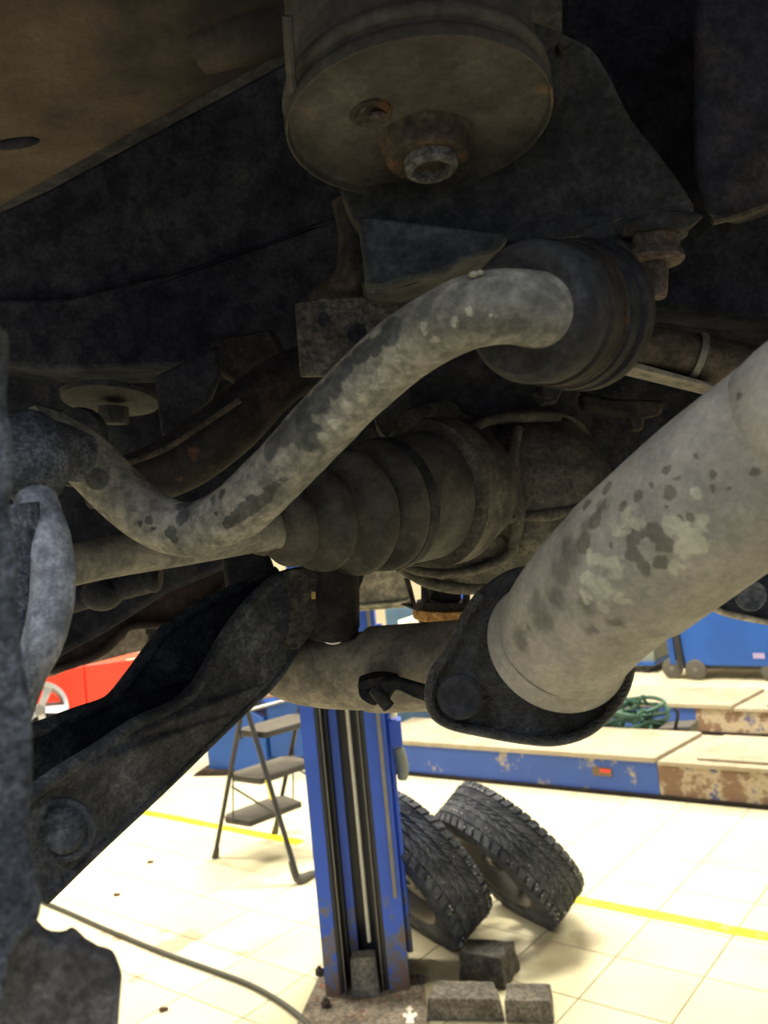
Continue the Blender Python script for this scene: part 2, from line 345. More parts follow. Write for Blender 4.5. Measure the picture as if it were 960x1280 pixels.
# ================================================================== THE ROOM
TU = Vector((math.cos(YAW), math.sin(YAW), 0)); TV = Vector((-math.sin(YAW), math.cos(YAW), 0)); TS = 1 / 3
ORI = Vector((-2.83927 / 3, 10.19356 / 3, 0))
def tile_at(u, v, z=0): return ORI + (TU * u + TV * v) * TS + Z_ * z
fl = NT('grey_grout'); m_grout = fl.done(fl.mix(fl.ramp(fl.noise(3), .3, .7), (0.16, 0.135, 0.09), (0.34, 0.29, 0.19)), .9)
def tile_mat():
    t = NT('cream_floor_tile')
    oi = t.n.new('ShaderNodeObjectInfo')
    c = t.mix(oi.outputs['Random'], (0.62, 0.57, 0.37), (0.71, 0.65, 0.44))
    c = t.mix(t.ramp(t.noise(2.2, 5, .65), .50, .72, 0, .55), c, (0.50, 0.42, 0.27))
    c = t.mix(t.ramp(t.noise(13, 4, .7), .60, .70, 0, .30), c, (0.42, 0.34, 0.22))
    st = t.spots([(G(215, 1182), .10), (G(235, 1172), .09), ((G(150, 1170)), .05), ((G(125, 1168)), .035), (G(225, 1178), .07), (G(245, 1172), .06), (G(195, 1185), .05), (G(205, 1163), .03), (G(168, 1225), .05), (G(303, 1192), .03)], .12, 22, .6)
    c = t.mix(t.math('MULTIPLY', st, .75), c, (0.42, 0.25, 0.14))
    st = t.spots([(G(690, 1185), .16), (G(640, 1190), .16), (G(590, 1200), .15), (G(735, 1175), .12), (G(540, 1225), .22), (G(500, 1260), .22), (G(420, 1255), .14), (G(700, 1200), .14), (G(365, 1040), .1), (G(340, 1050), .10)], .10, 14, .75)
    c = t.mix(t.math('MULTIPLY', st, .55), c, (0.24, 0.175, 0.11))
    return t.done(c, t.ramp(t.noise(5), .3, .7, .35, .6), 0, t.bump(t.noise(30), .08, .002), .4)
m_tile = tile_mat()
floor = build('floor', MB().box((0, 4, -.054), X_, Y_, Z_, 19, 19, .10), m_grout, smooth=0); tag(floor, 'cream tiled workshop floor', None, None, 'structure')
tm = MB(); g_ = .0022; a = TS / 2 - g_
tm.add([(-a, -a, -.006), (a, -a, -.006), (a, a, -.006), (-a, a, -.006), (-a, -a, -.0015), (a, -a, -.0015), (a, a, -.0015), (-a, a, -.0015),
        (-a + .002, -a + .002, 0), (a - .002, -a + .002, 0), (a - .002, a - .002, 0), (-a + .002, a - .002, 0)],
       [(0, 1, 5, 4), (1, 2, 6, 5), (2, 3, 7, 6), (3, 0, 4, 7), (4, 5, 9, 8), (5, 6, 10, 9), (6, 7, 11, 10), (7, 4, 8, 11), (8, 9, 10, 11)])
tme = bpy.data.meshes.new('tile'); tme.from_pydata(tm.v, [], tm.f); tme.materials.append(m_tile)
cand = []
for u in range(-30, 30):
    for v in range(-24, 36):
        c = tile_at(u + .5, v + .5)
        if not (-9 < c.x < 9 and -5 < c.y < 13): continue
        k = 1e9
        if c.y > 2.2:
            x, y, d = proj(c)
            if -60 < x < 1020 and 600 < y < 1400 and not (x < 30 and y < 1330): k = d
        cand.append((k, u, v, c))
cand.sort(key=lambda q: (q[0], q[1], q[2]))
rest = MB()
for i, (k, u, v, c) in enumerate(cand):
    if i < 290 and k < 1e8:
        o = bpy.data.objects.new('tile', tme); COL.objects.link(o); o.parent = floor; o.location = c - WL['floor']; o.rotation_euler = (0, 0, YAW)
    else:
        q = [c + (TU * sx + TV * sy) * a for sx, sy in ((-1, -1), (1, -1), (1, 1), (-1, 1))]
        rest.add([p + Z_ * -.006 for p in q] + [p + Z_ * 0 for p in q], [(0, 1, 5, 4), (1, 2, 6, 5), (2, 3, 7, 6), (3, 0, 4, 7), (4, 5, 6, 7)])
o = build('far_tiles', rest, m_tile, floor, smooth=0, weld=False); tag(o, None, None, None, 'stuff')
def wall(name, c, x, y, sx, sy, sz): tag(build(name, MB().box(c, x, y, Z_, sx, sy, sz), m_wall, smooth=0), None, None, None, 'structure')
wall('wall_back', (0, 11.6, 2.3), X_, Y_, 19, .2, 4.6)
wall('wall_left', (-8.6, 4, 2.3), X_, Y_, .2, 17, 4.6)
wall('wall_right', (8.6, 4, 2.3), X_, Y_, .2, 17, 4.6)
tag(build('ceiling', MB().box((0, 4, 4.7), X_, Y_, Z_, 19, 19, .1), m_ceil, smooth=0), None, None, None, 'structure')
# painted yellow lane line on the tiles
t = NT('worn_yellow_line_paint'); m_yel = t.done(t.mix(t.ramp(t.noise(12, 5, .7), .55, .75), (0.85, 0.72, 0.015), (0.86, 0.80, 0.30)), .5)
def line(u0, u1, v, w, label):
    m = MB(); n = 24; vs = []; fs = []
    for i in range(n + 1):
        u = u0 + (u1 - u0) * i / n
        for s in (-1, 1): vs.append(tile_at(u, v + s * (w / 2 + random.uniform(-.012, .012)), .0015))
    for i in range(n): fs.append((2 * i, 2 * i + 2, 2 * i + 3, 2 * i + 1))
    m.add(vs, fs); m.prism([vs[0], vs[1], vs[1] - Z_ * .001], TU * .001)
    tag(build('floor_line', m, m_yel, smooth=0, weld=False), label, 'floor marking', 'yellow lane lines')
line(-9.5, -2.15, 4.26, .22, 'yellow painted line on the tiles, left, behind the step stool')
line(1.9, 8.0, 4.18, .21, 'yellow painted line on the tiles, right of the tyres')

# ================================================================== LIFT COLUMN
c0 = G(408, 1250); c1 = G(513, 1240)
cx = (c1 - c0).normalized(); cyv = Vector((-cx.y, cx.x, 0)); cw = (c1 - c0).length
if cyv.y < 0: cyv = -cyv
def cp(a, b, z): return c0 + cx * a + cyv * b + Z_ * z          # a across, b back
col = thing('lift_column', cp(cw / 2, .1, 0), 'tall blue lift post with open channel and white rod, left of the tyres', 'car lift')
CH = 4.0; CD = .26
m = MB().prism([cp(0, 0, .012), cp(.052, 0, .012), cp(.052, .008, .012), cp(.008, .008, .012), cp(.008, CD - .008, .012), cp(cw - .008, CD - .008, .012), cp(cw - .008, .008, .012),
               cp(cw - .075, .008, .012), cp(cw - .075, 0, .012), cp(cw, 0, .012), cp(cw, CD, .012), cp(0, CD, .012)], Z_ * CH)
build('channel_post', m, m_blue, col, smooth=0)
for a0, a1, b in ((.052, .066, .002), (cw - .089, cw - .075, .002), (.085, .092, .06), (cw - .112, cw - .104, .06)):
    build('guide_rail', MB().box(cp((a0 + a1) / 2, b + .02, CH / 2), cx, cyv, Z_, a1 - a0, .04, CH - .04), m_railblk, col, smooth=0)
for a0 in (.074, cw - .098):
    build('rail_edge', MB().box(cp(a0, .012, CH / 2), cx, cyv, Z_, .004, .014, CH - .04), m_railedge, col, smooth=0)
build('inner_screen', MB().box(cp(cw / 2, .14, CH / 2), cx, cyv, Z_, cw - .03, .006, CH - .04), m_railblk, col, smooth=0)
build('blue_strap', MB().box(cp(.112, .10, CH / 2), cx, cyv, Z_, .03, .004, CH - .04), m_blue, col, smooth=0)
build('white_rod', MB().tube([cp(cw * .56, .06, .17), cp(cw * .545, .06, CH - .1)], .0075, 10, 1), m_white, col)
m_foot = grime('dirty_grey_foot_plate', (0.13, 0.12, 0.10), (0.22, 0.20, 0.165), .5, 12, (0.22, 0.12, 0.06), .64)
build('foot_block', MB().prism([cp(.10, -.03, .012), cp(.20, -.03, .012), cp(.195, -.03, .15), cp(.175, -.03, .155), cp(.12, -.03, .155), cp(.105, -.03, .15)], cyv * .06), m_foot, col, .002)
build('side_conduit', MB().tube([cp(cw + .012, .10, .1), cp(cw + .012, .10, 1.35)], .012, 10, 1), m_blue, col)
build('grey_conduit', MB().box(cp(cw - .022, -.006, 1.3), cx, cyv, Z_, .014, .012, 1.9), m_railedge, col, .002)
build('junction_box', MB().box(cp(cw + .035, .12, .93), cx, cyv, Z_, .05, .08, .10), m_blue, col, .004)
build('hose_fitting', MB().tube([cp(cw + .03, .1, .99), cp(cw + .035, .1, 1.04), cp(cw + .015, .1, 1.10)], .018, 10, 3), m_white, col)
build('hose_sleeve', MB().tube([cp(cw + .04, .1, .87), cp(cw + .05, .1, .80), cp(cw + .045, .1, .75)], [.022, .026, .018], 10, 3), m_greygreen, col)
b0, b1, b2, b3 = G(372, 1290), G(402, 1212), G(532, 1216), G(560, 1285)
b4 = G(372, 1300)
base = build('base_plate', MB().prism([G(368, 1292), G(403, 1214), G(530, 1222), G(536, 1300)], Z_ * .012), m_baseplate, col, .002)
for q in ((400, 1222), (408, 1262), (527, 1232)):
    g = G(*q); build('anchor_bolt', MB().hexa(g + Z_ * .012, Z_, .018, .022).lathe(g + Z_ * .03, Z_, [(0, .009), (.014, .008)], 10), m_hardware, col)
# white arrow sticker on the base plate
ar = [(507, 1262), (512, 1257), (517, 1262), (514, 1263), (514, 1268), (520, 1265), (522, 1269), (516, 1273), (518, 1279), (507, 1279), (509, 1273), (503, 1270), (505, 1266), (510, 1269), (510, 1263)]
build('arrow_mark', MB().prism([G(x, y, .0125) for x, y in ar], Z_ * .001), m_white, col, smooth=0)

# ================================================================== TYRES
def wheel(name, label, cpx, naxis, R, Wd, spokes, mat_rim):
    """n = outward normal of the open face, in camera axes (right, up, toward viewer)"""
    n = (CX * naxis[0] + CY * naxis[1] - FW * naxis[2]).normalized()
    drop = R * math.sqrt(max(0, 1 - n.z ** 2)) + Wd / 2 * abs(n.z) * .55
    c = G(cpx[0], cpx[1], drop - .012)
    rt = thing(name, (c.x, c.y, 0), label, 'wheel', 'tyres leaning by the lift column')
    u = n.cross(Z_).normalized(); w = n.cross(u)
    prof = [(-.40, .61), (-.47, .64), (-.50, .68), (-.53, .80), (-.48, .945), (-.36, .985), (0, .99), (.36, .985), (.48, .945), (.53, .80), (.50, .68), (.47, .64), (.40, .61), (.30, .59), (-.30, .59), (-.40, .61)]
    m = MB(); seg = 72; vs = []; fs = []
    for t, r in prof:
        for k in range(seg):
            th = 2 * math.pi * k / seg; vs.append(c + n * (t * Wd) + (u * math.cos(th) + w * math.sin(th)) * r * R)
    for i in range(len(prof) - 1):
        for k in range(seg):
            q = (k + 1) % seg; fs.append((i * seg + k, i * seg + q, (i + 1) * seg + q, (i + 1) * seg + k))
    m.add(vs, fs); build('tyre_carcass', m, m_tire, rt, smooth=50)
    tr = MB()
    def block(th0, th1, t0, t1, sk, r0, r1):
        vs = []
        for r in (r0, r1):
            sh = .0 if r == r0 else .0022
            for th, t in ((th0, t0), (th1, t0), (th1, t1), (th0, t1)):
                tm_ = (t0 + t1) / 2; tt = t + (sh if t < tm_ else -sh) / Wd; ta = th + sk * (t - tm_) + (sh / R if th == th0 else -sh / R)
                rr = r - max(0, abs(tt) - .40) * .22
                vs.append(c + n * (tt * Wd) + (u * math.cos(ta) + w * math.sin(ta)) * rr * R)
        tr.add(vs, [(4, 5, 6, 7), (0, 1, 5, 4), (1, 2, 6, 5), (2, 3, 7, 6), (3, 0, 4, 7)])
    N = 46
    for k in range(N):
        th = 2 * math.pi * k / N; s = 2 * math.pi / N
        jit = random.uniform(-.06, .06) * s
        block(th + .08 * s, th + .86 * s, -.50, -.33, .25, .96, 1.012); block(th + .38 * s, th + 1.16 * s, .33, .50, -.25, .96, 1.012)
        block(th + .10 * s + jit, th + .55 * s + jit, -.31, -.13, 1.1, .97, 1.010); block(th + .62 * s, th + 1.02 * s, -.31, -.13, 1.1, .97, 1.010)
        block(th + .10 * s, th + .55 * s, .13, .31, -1.1, .97, 1.010); block(th + .62 * s + jit, th + 1.02 * s + jit, .13, .31, -1.1, .97, 1.010)
        block(th + .05 * s, th + .78 * s, -.115, -.01, 1.5, .97, 1.008); block(th + .35 * s, th + 1.08 * s, .01, .115, -1.5, .97, 1.008)
    sd = MB()
    for k in range(120):
        ta = 2 * math.pi * (k + random.random() * .6) / 120; tt = random.choice((-.42, -.36, -.22, .22, .36, .42)); dr = u * math.cos(ta) + w * math.sin(ta)
        sd.lathe(c + n * (tt * Wd) + dr * R * (1.0 - max(0, abs(tt) - .40) * .22), dr, [(0, .0035), (.0075, .0025)], 6)
    tag(build('tyre_studs', sd, m_steel, rt, weld=False), None, None, None, 'stuff')
    o = build('tread', tr, m_tire, rt, smooth=0, weld=False); tag(o, None, None, None, 'stuff')
    rim = MB().lathe(c - n * Wd * .46, n, [(0, .61 * R), (.02, .58 * R), (Wd * .3, .52 * R), (Wd * .6, .54 * R), (Wd * .86, .57 * R), (Wd * .91, .62 * R), (Wd * .91, .595 * R), (Wd * .84, .55 * R), (Wd * .6, .51 * R), (Wd * .3, .49 * R), (.02, .555 * R), (0, .575 * R)], 48)
    rim.f = [f for f in rim.f if len(f) == 4]
    build('rim', rim, mat_rim, rt)
    fc = c + n * Wd * .22
    if spokes:
        for k in range(spokes):
            th = 2 * math.pi * k / spokes + .35; d = u * math.cos(th) + w * math.sin(th); e = n.cross(d)
            build('spoke', MB().prism([fc + d * .10 * R + e * .09 * R, fc + d * .53 * R + e * .06 * R, fc + d * .53 * R - e * .06 * R, fc + d * .10 * R - e * .09 * R], n * -.025), mat_rim, rt, .004)
    else:
        dd = MB().lathe(fc - n * .03, n, [(-.02, .53 * R), (0, .45 * R), (.03, .38 * R), (.03, .22 * R), (.01, .18 * R), (.01, .0)], 40)
        build('wheel_disc', dd, mat_rim, rt)
        for k in range(5):
            th = 2 * math.pi * k / 5 + .2; d = u * math.cos(th) + w * math.sin(th)
            build('vent_slot', MB().ball(fc + d * .44 * R + n * -.028, .022, .04, .006, 12, 8, (d, n.cross(d), n)), m_railblk, rt)
    build('hub', MB().lathe(fc, n, [(-.03, .17 * R), (.012, .17 * R), (.016, .10 * R), (.006, .09 * R), (.006, 0)], 30), mat_rim, rt)
    for k in range(5):
        th = 2 * math.pi * k / 5; d = u * math.cos(th) + w * math.sin(th)
        build('lug_hole', MB().hexa(fc + d * .135 * R, n, .010, .014), m_railblk, rt)
    return rt
wheel('tyre', 'studded black winter tyre half behind the blue lift column', (520, 1085), (-.68, -.50, .46), .325, .215, 0, m_alloy)
wheel('tyre', 'studded black winter tyre leaning at the right, spokes visible in its dark rim', (632, 1068), (-.64, -.62, .40), .325, .215, 5, m_alloy)

# ================================================================== BLOCKS BY THE COLUMN
def block(lst, h, top_in, mat, name, label, rough=0.0):
    g = [G(*q) for q in lst]; cen = sum(g, Vector()) / 4
    vs = g + [cen + (p - cen) * top_in + Z_ * h for p in g]
    m = MB().add(vs, [(3, 2, 1, 0), (4, 5, 6, 7), (0, 1, 5, 4), (1, 2, 6, 5), (2, 3, 7, 6), (3, 0, 4, 7)])
    o = build(name, m, mat, None, .006, smooth=0)
    if rough:
        s = o.modifiers.new('sub', 'SUBSURF'); s.subdivision_type = 'SIMPLE'; s.levels = 3; s.render_levels = 3; rough_mesh(o, rough, .05, 3)
    return tag(o, label, 'block')
block([(533, 1276), (632, 1278), (622, 1252), (545, 1250)], .075, .93, m_brick, 'wheel_chock_block', 'grey wedge-topped block in the left of the front pair, beside the column foot', .006)
block([(632, 1279), (693, 1280), (692, 1255), (634, 1254)], .075, .95, m_brick, 'wheel_chock_block', 'grey block with a flat top, rightmost of the front pair', .006)
block([(574, 1228), (632, 1238), (650, 1212), (585, 1206)], .11, .9, m_brick2, 'charred_block', 'dark charred block standing behind the two grey blocks', .018)

# ================================================================== STEP STOOL
A0 = G(269, 1072); B0 = G(373, 1106); ab = (B0 - A0).normalized(); wv = Vector((-ab.y, ab.x, 0))
if wv.y < 0: wv = -wv
def plane_hit(x, y, o, nrm):
    r = P(x, y, 1) - CAM; return CAM + r * ((o - CAM).dot(nrm) / r.dot(nrm))
apex = plane_hit(302, 890, A0, wv); apexB = plane_hit(308, 884, A0, wv)
sw = .42
st = thing('step_stool', (A0 + B0) / 2 + wv * sw / 2, 'grey folding three-step stool standing left of the blue column', 'step stool')
for k in (0, 1):
    off = wv * sw * k
    build('leg', MB().tube([A0 + off + Z_ * .01, apex + off], .013, 12, 1), m_stoolfr, st)
    build('foot_cap', MB().tube([A0 + off, A0 + off + (apex - A0).normalized() * .06], [.021, .016], 12, 1), m_castor, st)
    build('leg', MB().tube([B0 + off + Z_ * .03, apexB + off], .014, 12, 1), m_stoolfr, st)
    build('brace', MB().tube([A0 + ab * .20 + off + Z_ * .22, A0 + ab * .26 + off + Z_ * .62], .005, 8, 1), m_stoolfr, st)
    build('brace', MB().tube([A0 + ab * .22 + off + Z_ * .42, B0 + off + (apexB - B0) * .38], .006, 8, 1), m_stoolfr, st)
for k in (0, 1):
    o_ = B0 + wv * (sw * k); s = -1 if k else 1
    build('foot_cap', MB().tube([o_ + (apexB - B0) * .13, o_ + (apexB - B0) * .05, o_ + Z_ * .022 + wv * .02 * s, o_ + wv * .10 * s + Z_ * .022], [.017, .020, .026, .018], 12, 4), m_castor, st)
build('floor_bar', MB().tube([B0 + wv * .06 + Z_ * .022, B0 + wv * (sw - .06) + Z_ * .022], .013, 12, 1), m_stoolfr, st)
build('top_bar', MB().tube([apex + wv * -.01, apex + wv * (sw + .01)], .010, 12, 1), m_steel, st)
def step(frac, dep):
    p = A0 + (apex - A0) * frac
    q = [p + ab * .02, p + ab * dep + wv * .03, p + ab * dep + wv * (sw - .03), p + ab * .02 + wv * sw, p - ab * .03 + wv * (sw - .05), p - ab * .03 + wv * .05]
    o = build('step', MB().prism(q, Z_ * -.028), m_stoolfr, st, .006)
    build('tread_mat', MB().prism([v + Z_ * .001 for v in q], Z_ * .004), m_step, o, .001)
step(.285, .21); step(.575, .23); step(.875, .20)
yl = B0 + (apexB - B0) * .55 - wv * .0135
build('yellow_sticker', MB().tube([B0 + (apexB - B0) * .47, B0 + (apexB - B0) * .58], .0148, 12, 1), m_yel, st)

# ================================================================== RUNWAY LIFTS
O1 = G(490, 967); e1 = (G(960, 1012) - O1).normalized(); n1 = Vector((-e1.y, e1.x, 0))
if n1.y < 0: n1 = -n1
def runway(O, s0, sj, s1, width, h, name, label, rust_from, tagm=True):
    rt = thing(name, O + e1 * sj, label, 'ramp')
    def q(s, b, z): return O + e1 * s + n1 * b + Z_ * z
    build('side_beam', MB().prism([q(s0, 0, .012), q(rust_from, 0, .012), q(rust_from, 0, h - .03), q(s0, 0, h - .03)], n1 * width), m_blue2, rt, .004)
    build('rusted_beam', MB().prism([q(rust_from, 0, .012), q(s1, 0, .012), q(s1, 0, h - .04), q(rust_from, 0, h - .03)], n1 * width), m_rustside, rt, .004)
    build('bottom_rail', MB().box((q(s0, width / 2, .01) + q(s1, width / 2, .01)) / 2 + Z_ * .004, e1, n1, Z_, s1 - s0, width + .03, .022), m_darkrust, rt, .002)
    build('deck_plate', MB().prism([q(s0, -.02, h - .03), q(sj, -.02, h - .03), q(sj + .10, width, h - .03), q(s0, width, h - .03)], Z_ * .03), m_plate, rt, .004)
    build('deck_plate', MB().prism([q(sj + .012, -.02, h - .042), q(s1, -.02, h - .042), q(s1, width, h - .042), q(sj + .112, width, h - .042)], Z_ * .024), m_plate, rt, .004)
    build('ramp_flap', MB().prism([q(sj + .22, .05, h - .018), q(s1, .05, h - .018), q(s1, width - .03, h - .018), q(sj + .24, width - .03, h - .018)], Z_ * .016), m_plate, rt, .004)
    return rt, q
j1 = (G(813, 953, .24) - O1).dot(e1)
r1, q1 = runway(O1, -.20, j1, 4.2, .62, .245, 'lift_runway', 'nearer low blue runway with sandy deck, chipped paint by the tyres', (G(835, 990) - O1).dot(e1))
pl = q1((G(765, 985) - O1).dot(e1), -.004, .135)
build('label_plate', MB().box(pl, e1, n1, Z_, .12, .006, .05), m_brown, r1, smooth=0)
build('red_label_strip', MB().box(pl + e1 * .02 - n1 * .004 + Z_ * .008, e1, n1, Z_, .06, .002, .018), m_red, r1, smooth=0)
O2 = G(800, 914); O2 = O2
j2 = (G(905, 887, .24) - O2).dot(e1)
r2, q2 = runway(O2, -2.1, j2, 4.0, .60, .225, 'lift_runway', 'farther low blue runway, more rusted, in front of the blue trolley', (G(875, 915) - O2).dot(e1))

# green hose coil and grey box between the runways
hz = O1 + e1 * (G(778, 930, .2) - O1).dot(e1) + n1 * .86; hz.z = 0; hz = hz - e1 * .13
hs = thing('garden_hose', hz, 'dark green hose coiled in a heap between the runways', 'hose')
hm = MB(); k = 0; pts = []
for i in range(130):
    th = i * .42; r = .17 + .05 * math.sin(i * 1.7) + random.uniform(-.02, .02)
    pts.append(hz + Vector((math.cos(th) * r * 1.3, math.sin(th) * r, .03 + .0026 * i + .03 * math.sin(i * .9))))
build('coil', MB().tube(pts, .014, 8, 3), m_green, hs)
lf = MB()
for i in range(60):
    a = random.uniform(0, 6.28); b = hz + Vector((math.cos(a) * random.uniform(.05, .22), math.sin(a) * .15, random.uniform(.10, .36))); d = Vector((random.uniform(-1, 1), random.uniform(-1, 0), random.uniform(-.4, 1))).normalized() * .07
    lf.tube([b, b + d * .5 + Z_ * .015, b + d], .011, 6, 3)
tag(build('loose_loops', lf, m_green, hs), None, None, None, 'stuff')
bx = hz + e1 * .36 - n1 * .10
bxo = thing('grey_box', bx, 'small dark grey box beside the green hose', 'box')
build('tub', MB().prism([bx + e1 * -.10, bx + e1 * .09, bx + e1 * .10 + Z_ * .24, bx + e1 * -.11 + Z_ * .22], n1 * .2), m_castor, bxo, .006)
build('bracket', MB().tube([bx + Z_ * .22, bx + Z_ * .32 + e1 * .03, bx + Z_ * .36 + e1 * .01], .012, 8, 4), m_railblk, bxo)

# ================================================================== TROLLEY with castors
T0 = G(862, 850); te = (G(975, 853) - T0).normalized(); tn = Vector((-te.y, te.x, 0))
if tn.y < 0: tn = -tn
tr = thing('tool_trolley', T0 + te * .4, 'bright blue steel workshop trolley on black castors, far right', 'trolley')
def tq(a, b, z): return T0 + te * a + tn * b + Z_ * z
build('bin_body', MB().prism([tq(-.03, 0, .14), tq(.84, 0, .14), tq(.80, 0, 1.02), tq(-.11, 0, 1.02)], tn * .6), m_blue_c, tr, .01)
build('side_panel', MB().prism([tq(-.18, .02, .14), tq(-.12, .02, .14), tq(-.16, .02, .9), tq(-.22, .02, .9)], tn * .5), m_blue_c, tr, .004)
build('corner_post', MB().box(tq(-.085, 0, .50), te, tn, (Z_ * 1 - te * .06).normalized(), .06, .05, .78), m_railblk, tr, .004)
build('corner_post', MB().box(tq(.845, -.01, .50), te, tn, Z_, .05, .05, .78), m_railblk, tr, .004)
build('chassis', MB().box(tq(.36, .3, .125), te, tn, Z_, 1.05, .55, .04), m_railblk, tr, .004)
build('tray_label', MB().box(tq(.66, -.004, .24), te, tn, Z_, .10, .004, .05), plain('faded_sticker', (.30, .25, .42), .6), tr, .001)
for a, b in ((-.17, .04), (.07, .0), (.76, .02), (-.12, .5), (.70, .5)):
    w_ = build('castor_wheel', MB().lathe(tq(a, b - .02, .10), tn, [(0, .05), (.004, .092), (.01, .10), (.035, .10), (.041, .092), (.045, .05)], 24), m_castor, tr)
    build('castor_hub', MB().lathe(tq(a, b - .024, .10), tn, [(0, .018), (.004, .022), (.05, .022)], 16), m_alloy, w_)
# low greenish bench behind trolley
gb = G(800, 842); gbo = thing('low_bench', gb + te * -.2, 'low grey-green steel bench left of the blue trolley', 'bench')
build('bench_body', MB().box(gb + tn * .3 + Z_ * .21 + te * -.55, te, tn, Z_, 1.4, .5, .22), m_greygreen, gbo, .01)
build('blue_rail', MB().box(gb + tn * .28 + Z_ * .10 + te * -.55, te, tn, Z_, 1.42, .54, .04), m_blue_c, gbo, .004)
for a in (-1.1, .05):
    build('leg', MB().box(gb + tn * .3 + Z_ * .04 + te * a, te, tn, Z_, .06, .5, .08), m_railblk, gbo, .004)

# ================================================================== LEFT BACKGROUND
K0 = G(262, 968); ke = (G(345, 966) - K0).normalized(); kn = Vector((-ke.y, ke.x, 0))
if kn.y < 0: kn = -kn
def kq(a, b, z): return K0 + ke * a + kn * b + Z_ * z
kb = thing('blue_machine_base', K0 + ke * .3, 'blue steel machine base with rusty foot behind the step stool', 'machine')
build('cabinet_body', MB().prism([kq(0, 0, .02), kq(.48, 0, .02), kq(.48, 0, .40), kq(.30, 0, .52), kq(-.02, 0, .46)], kn * .5), m_blue_c, kb, .008)
build('side_housing', MB().prism([kq(.49, .04, .10), kq(1.0, .04, .10), kq(1.0, .04, .60), kq(.72, .04, .60), kq(.49, .04, .48)], kn * .45), m_blue_c, kb, .008)
build('rusty_foot', MB().prism([kq(-.12, -.05, 0), kq(.16, -.05, 0), kq(.16, -.05, .035), kq(-.05, -.05, .05), kq(-.10, -.05, .02)], kn * .5), m_rusty, kb, .006)
build('tray_board', MB().prism([kq(.10, -.02, .54), kq(.62, -.02, .56), kq(.62, -.02, .575), kq(.10, -.02, .555)], kn * .3), m_brown, kb, .002)
build('bolt_head', MB().hexa(kq(.28, -.0, .28), -kn, .022, .01), m_railblk, kb)
build('bolt_head', MB().hexa(kq(.84, .04, .33), -kn, .022, .01), m_railblk, kb)
build('dark_drum', MB().lathe(kq(.70, .02, .63), ke * .9 - kn * .4, [(0, .05), (.01, .10), (.04, .11), (.16, .11), (.20, .09), (.21, .03)], 30), m_castor, kb)
build('drum_spindle', MB().lathe(kq(.90, -.05, .63), ke, [(0, .016), (.12, .016)], 12), m_steel, kb)
v0 = P(330, 885, 7.4)
vb = thing('violet_cabinet', Vector((v0.x, v0.y, 0)), 'violet-blue cabinet with a red and black top behind the step stool', 'cabinet')
build('body', MB().box((v0.x, v0.y + .2, .40), ke, kn, Z_, .42, .4, .80), m_purple, vb, .01)
build('red_top', MB().box((v0.x + .42, v0.y + .2, .765), ke, kn, Z_, .42, .4, .05), m_red, vb, .01)
build('black_body', MB().box((v0.x + .42, v0.y + .2, .37), ke, kn, Z_, .42, .4, .74), m_railblk, vb, .01)
# red tool cabinet
R0 = P(106, 850, 7.0); R0.z = 0; rd = Vector((.96, .28, 0)).normalized(); rn = Vector((-rd.y, rd.x, 0))
rc = thing('red_tool_cabinet', R0, 'bright red steel cabinet with a vertical seam, seen left under the car', 'cabinet')
def rq(a, b, z): return R0 + rd * a + rn * b + Z_ * z
zt = P(106, 832, 7.0).z
build('wide_door', MB().prism([rq(.004, 0, .03), rq(.50, 0, .03), rq(.50, 0, zt), rq(.004, 0, zt)], rn * .45), m_red, rc, .006)
build('narrow_door', MB().prism([rq(-.40, 0, .03), rq(-.004, 0, .03), rq(-.004, 0, zt - .004), rq(-.40, 0, zt - .03)], rn * .45), m_red, rc, .006)
build('plinth', MB().box(rq(.1, .24, .02), rd, rn, Z_, .70, .4, .04), m_railblk, rc)
build('painted_glint', MB().tube([rq(.33, -.004, zt + .002), rq(.485, -.004, zt + .002)], .006, 8, 1), m_white, rc)  # pale strip standing in for a glint on the cabinet's top edge
# alloy wheel on a stand
wc = P(50, 888, 6.2)
aw = thing('alloy_wheel', wc - Z_ * .19, 'silver spoked alloy wheel in front of the red cabinet, far left', 'wheel')
wn = Vector((.35, -.9, .25)).normalized(); wu = wn.cross(Z_).normalized(); ww = wn.cross(wu)
m = MB().lathe(wc - wn * .09, wn, [(0, .19), (.16, .17), (.18, .192), (.186, .192), (.18, .165), (.02, .15), (0, .18)], 40); m.f = [f for f in m.f if len(f) == 4]
m_bright = plain('polished_alloy', (0.62, 0.60, 0.55), .28, .8)
build('rim', m, m_bright, aw)
build('hub', MB().lathe(wc + wn * .03, wn, [(-.05, .045), (0, .045), (.015, .03), (.015, 0)], 24), m_railedge, aw)
for k in range(5):
    th = 2 * math.pi * k / 5 + .5; d = wu * math.cos(th) + ww * math.sin(th); e = wn.cross(d)
    build('spoke', MB().prism([wc + wn * .035 + d * .03 + e * .022, wc + wn * .06 + d * .165 + e * .03, wc + wn * .06 + d * .165 - e * .03, wc + wn * .035 + d * .03 - e * .022], wn * -.03), m_bright, aw, .004)
sb = Vector((wc.x - .05, wc.y + .18, 0))
bs = thing('balancer_stand', sb, 'dark wheel stand carrying the silver alloy wheel, far left', 'stand')
build('post', MB().box(sb + Z_ * (wc.z / 2), X_, Y_, Z_, .22, .2, wc.z + .02), m_railblk, bs, .01)
build('spindle', MB().lathe(wc + wn * .005, -wn, [(0, .02), (.14, .02)], 16), m_steel, bs)
build('base', MB().box(sb + Z_ * .02, X_, Y_, Z_, .26, .24, .04), m_railblk, bs, .006)

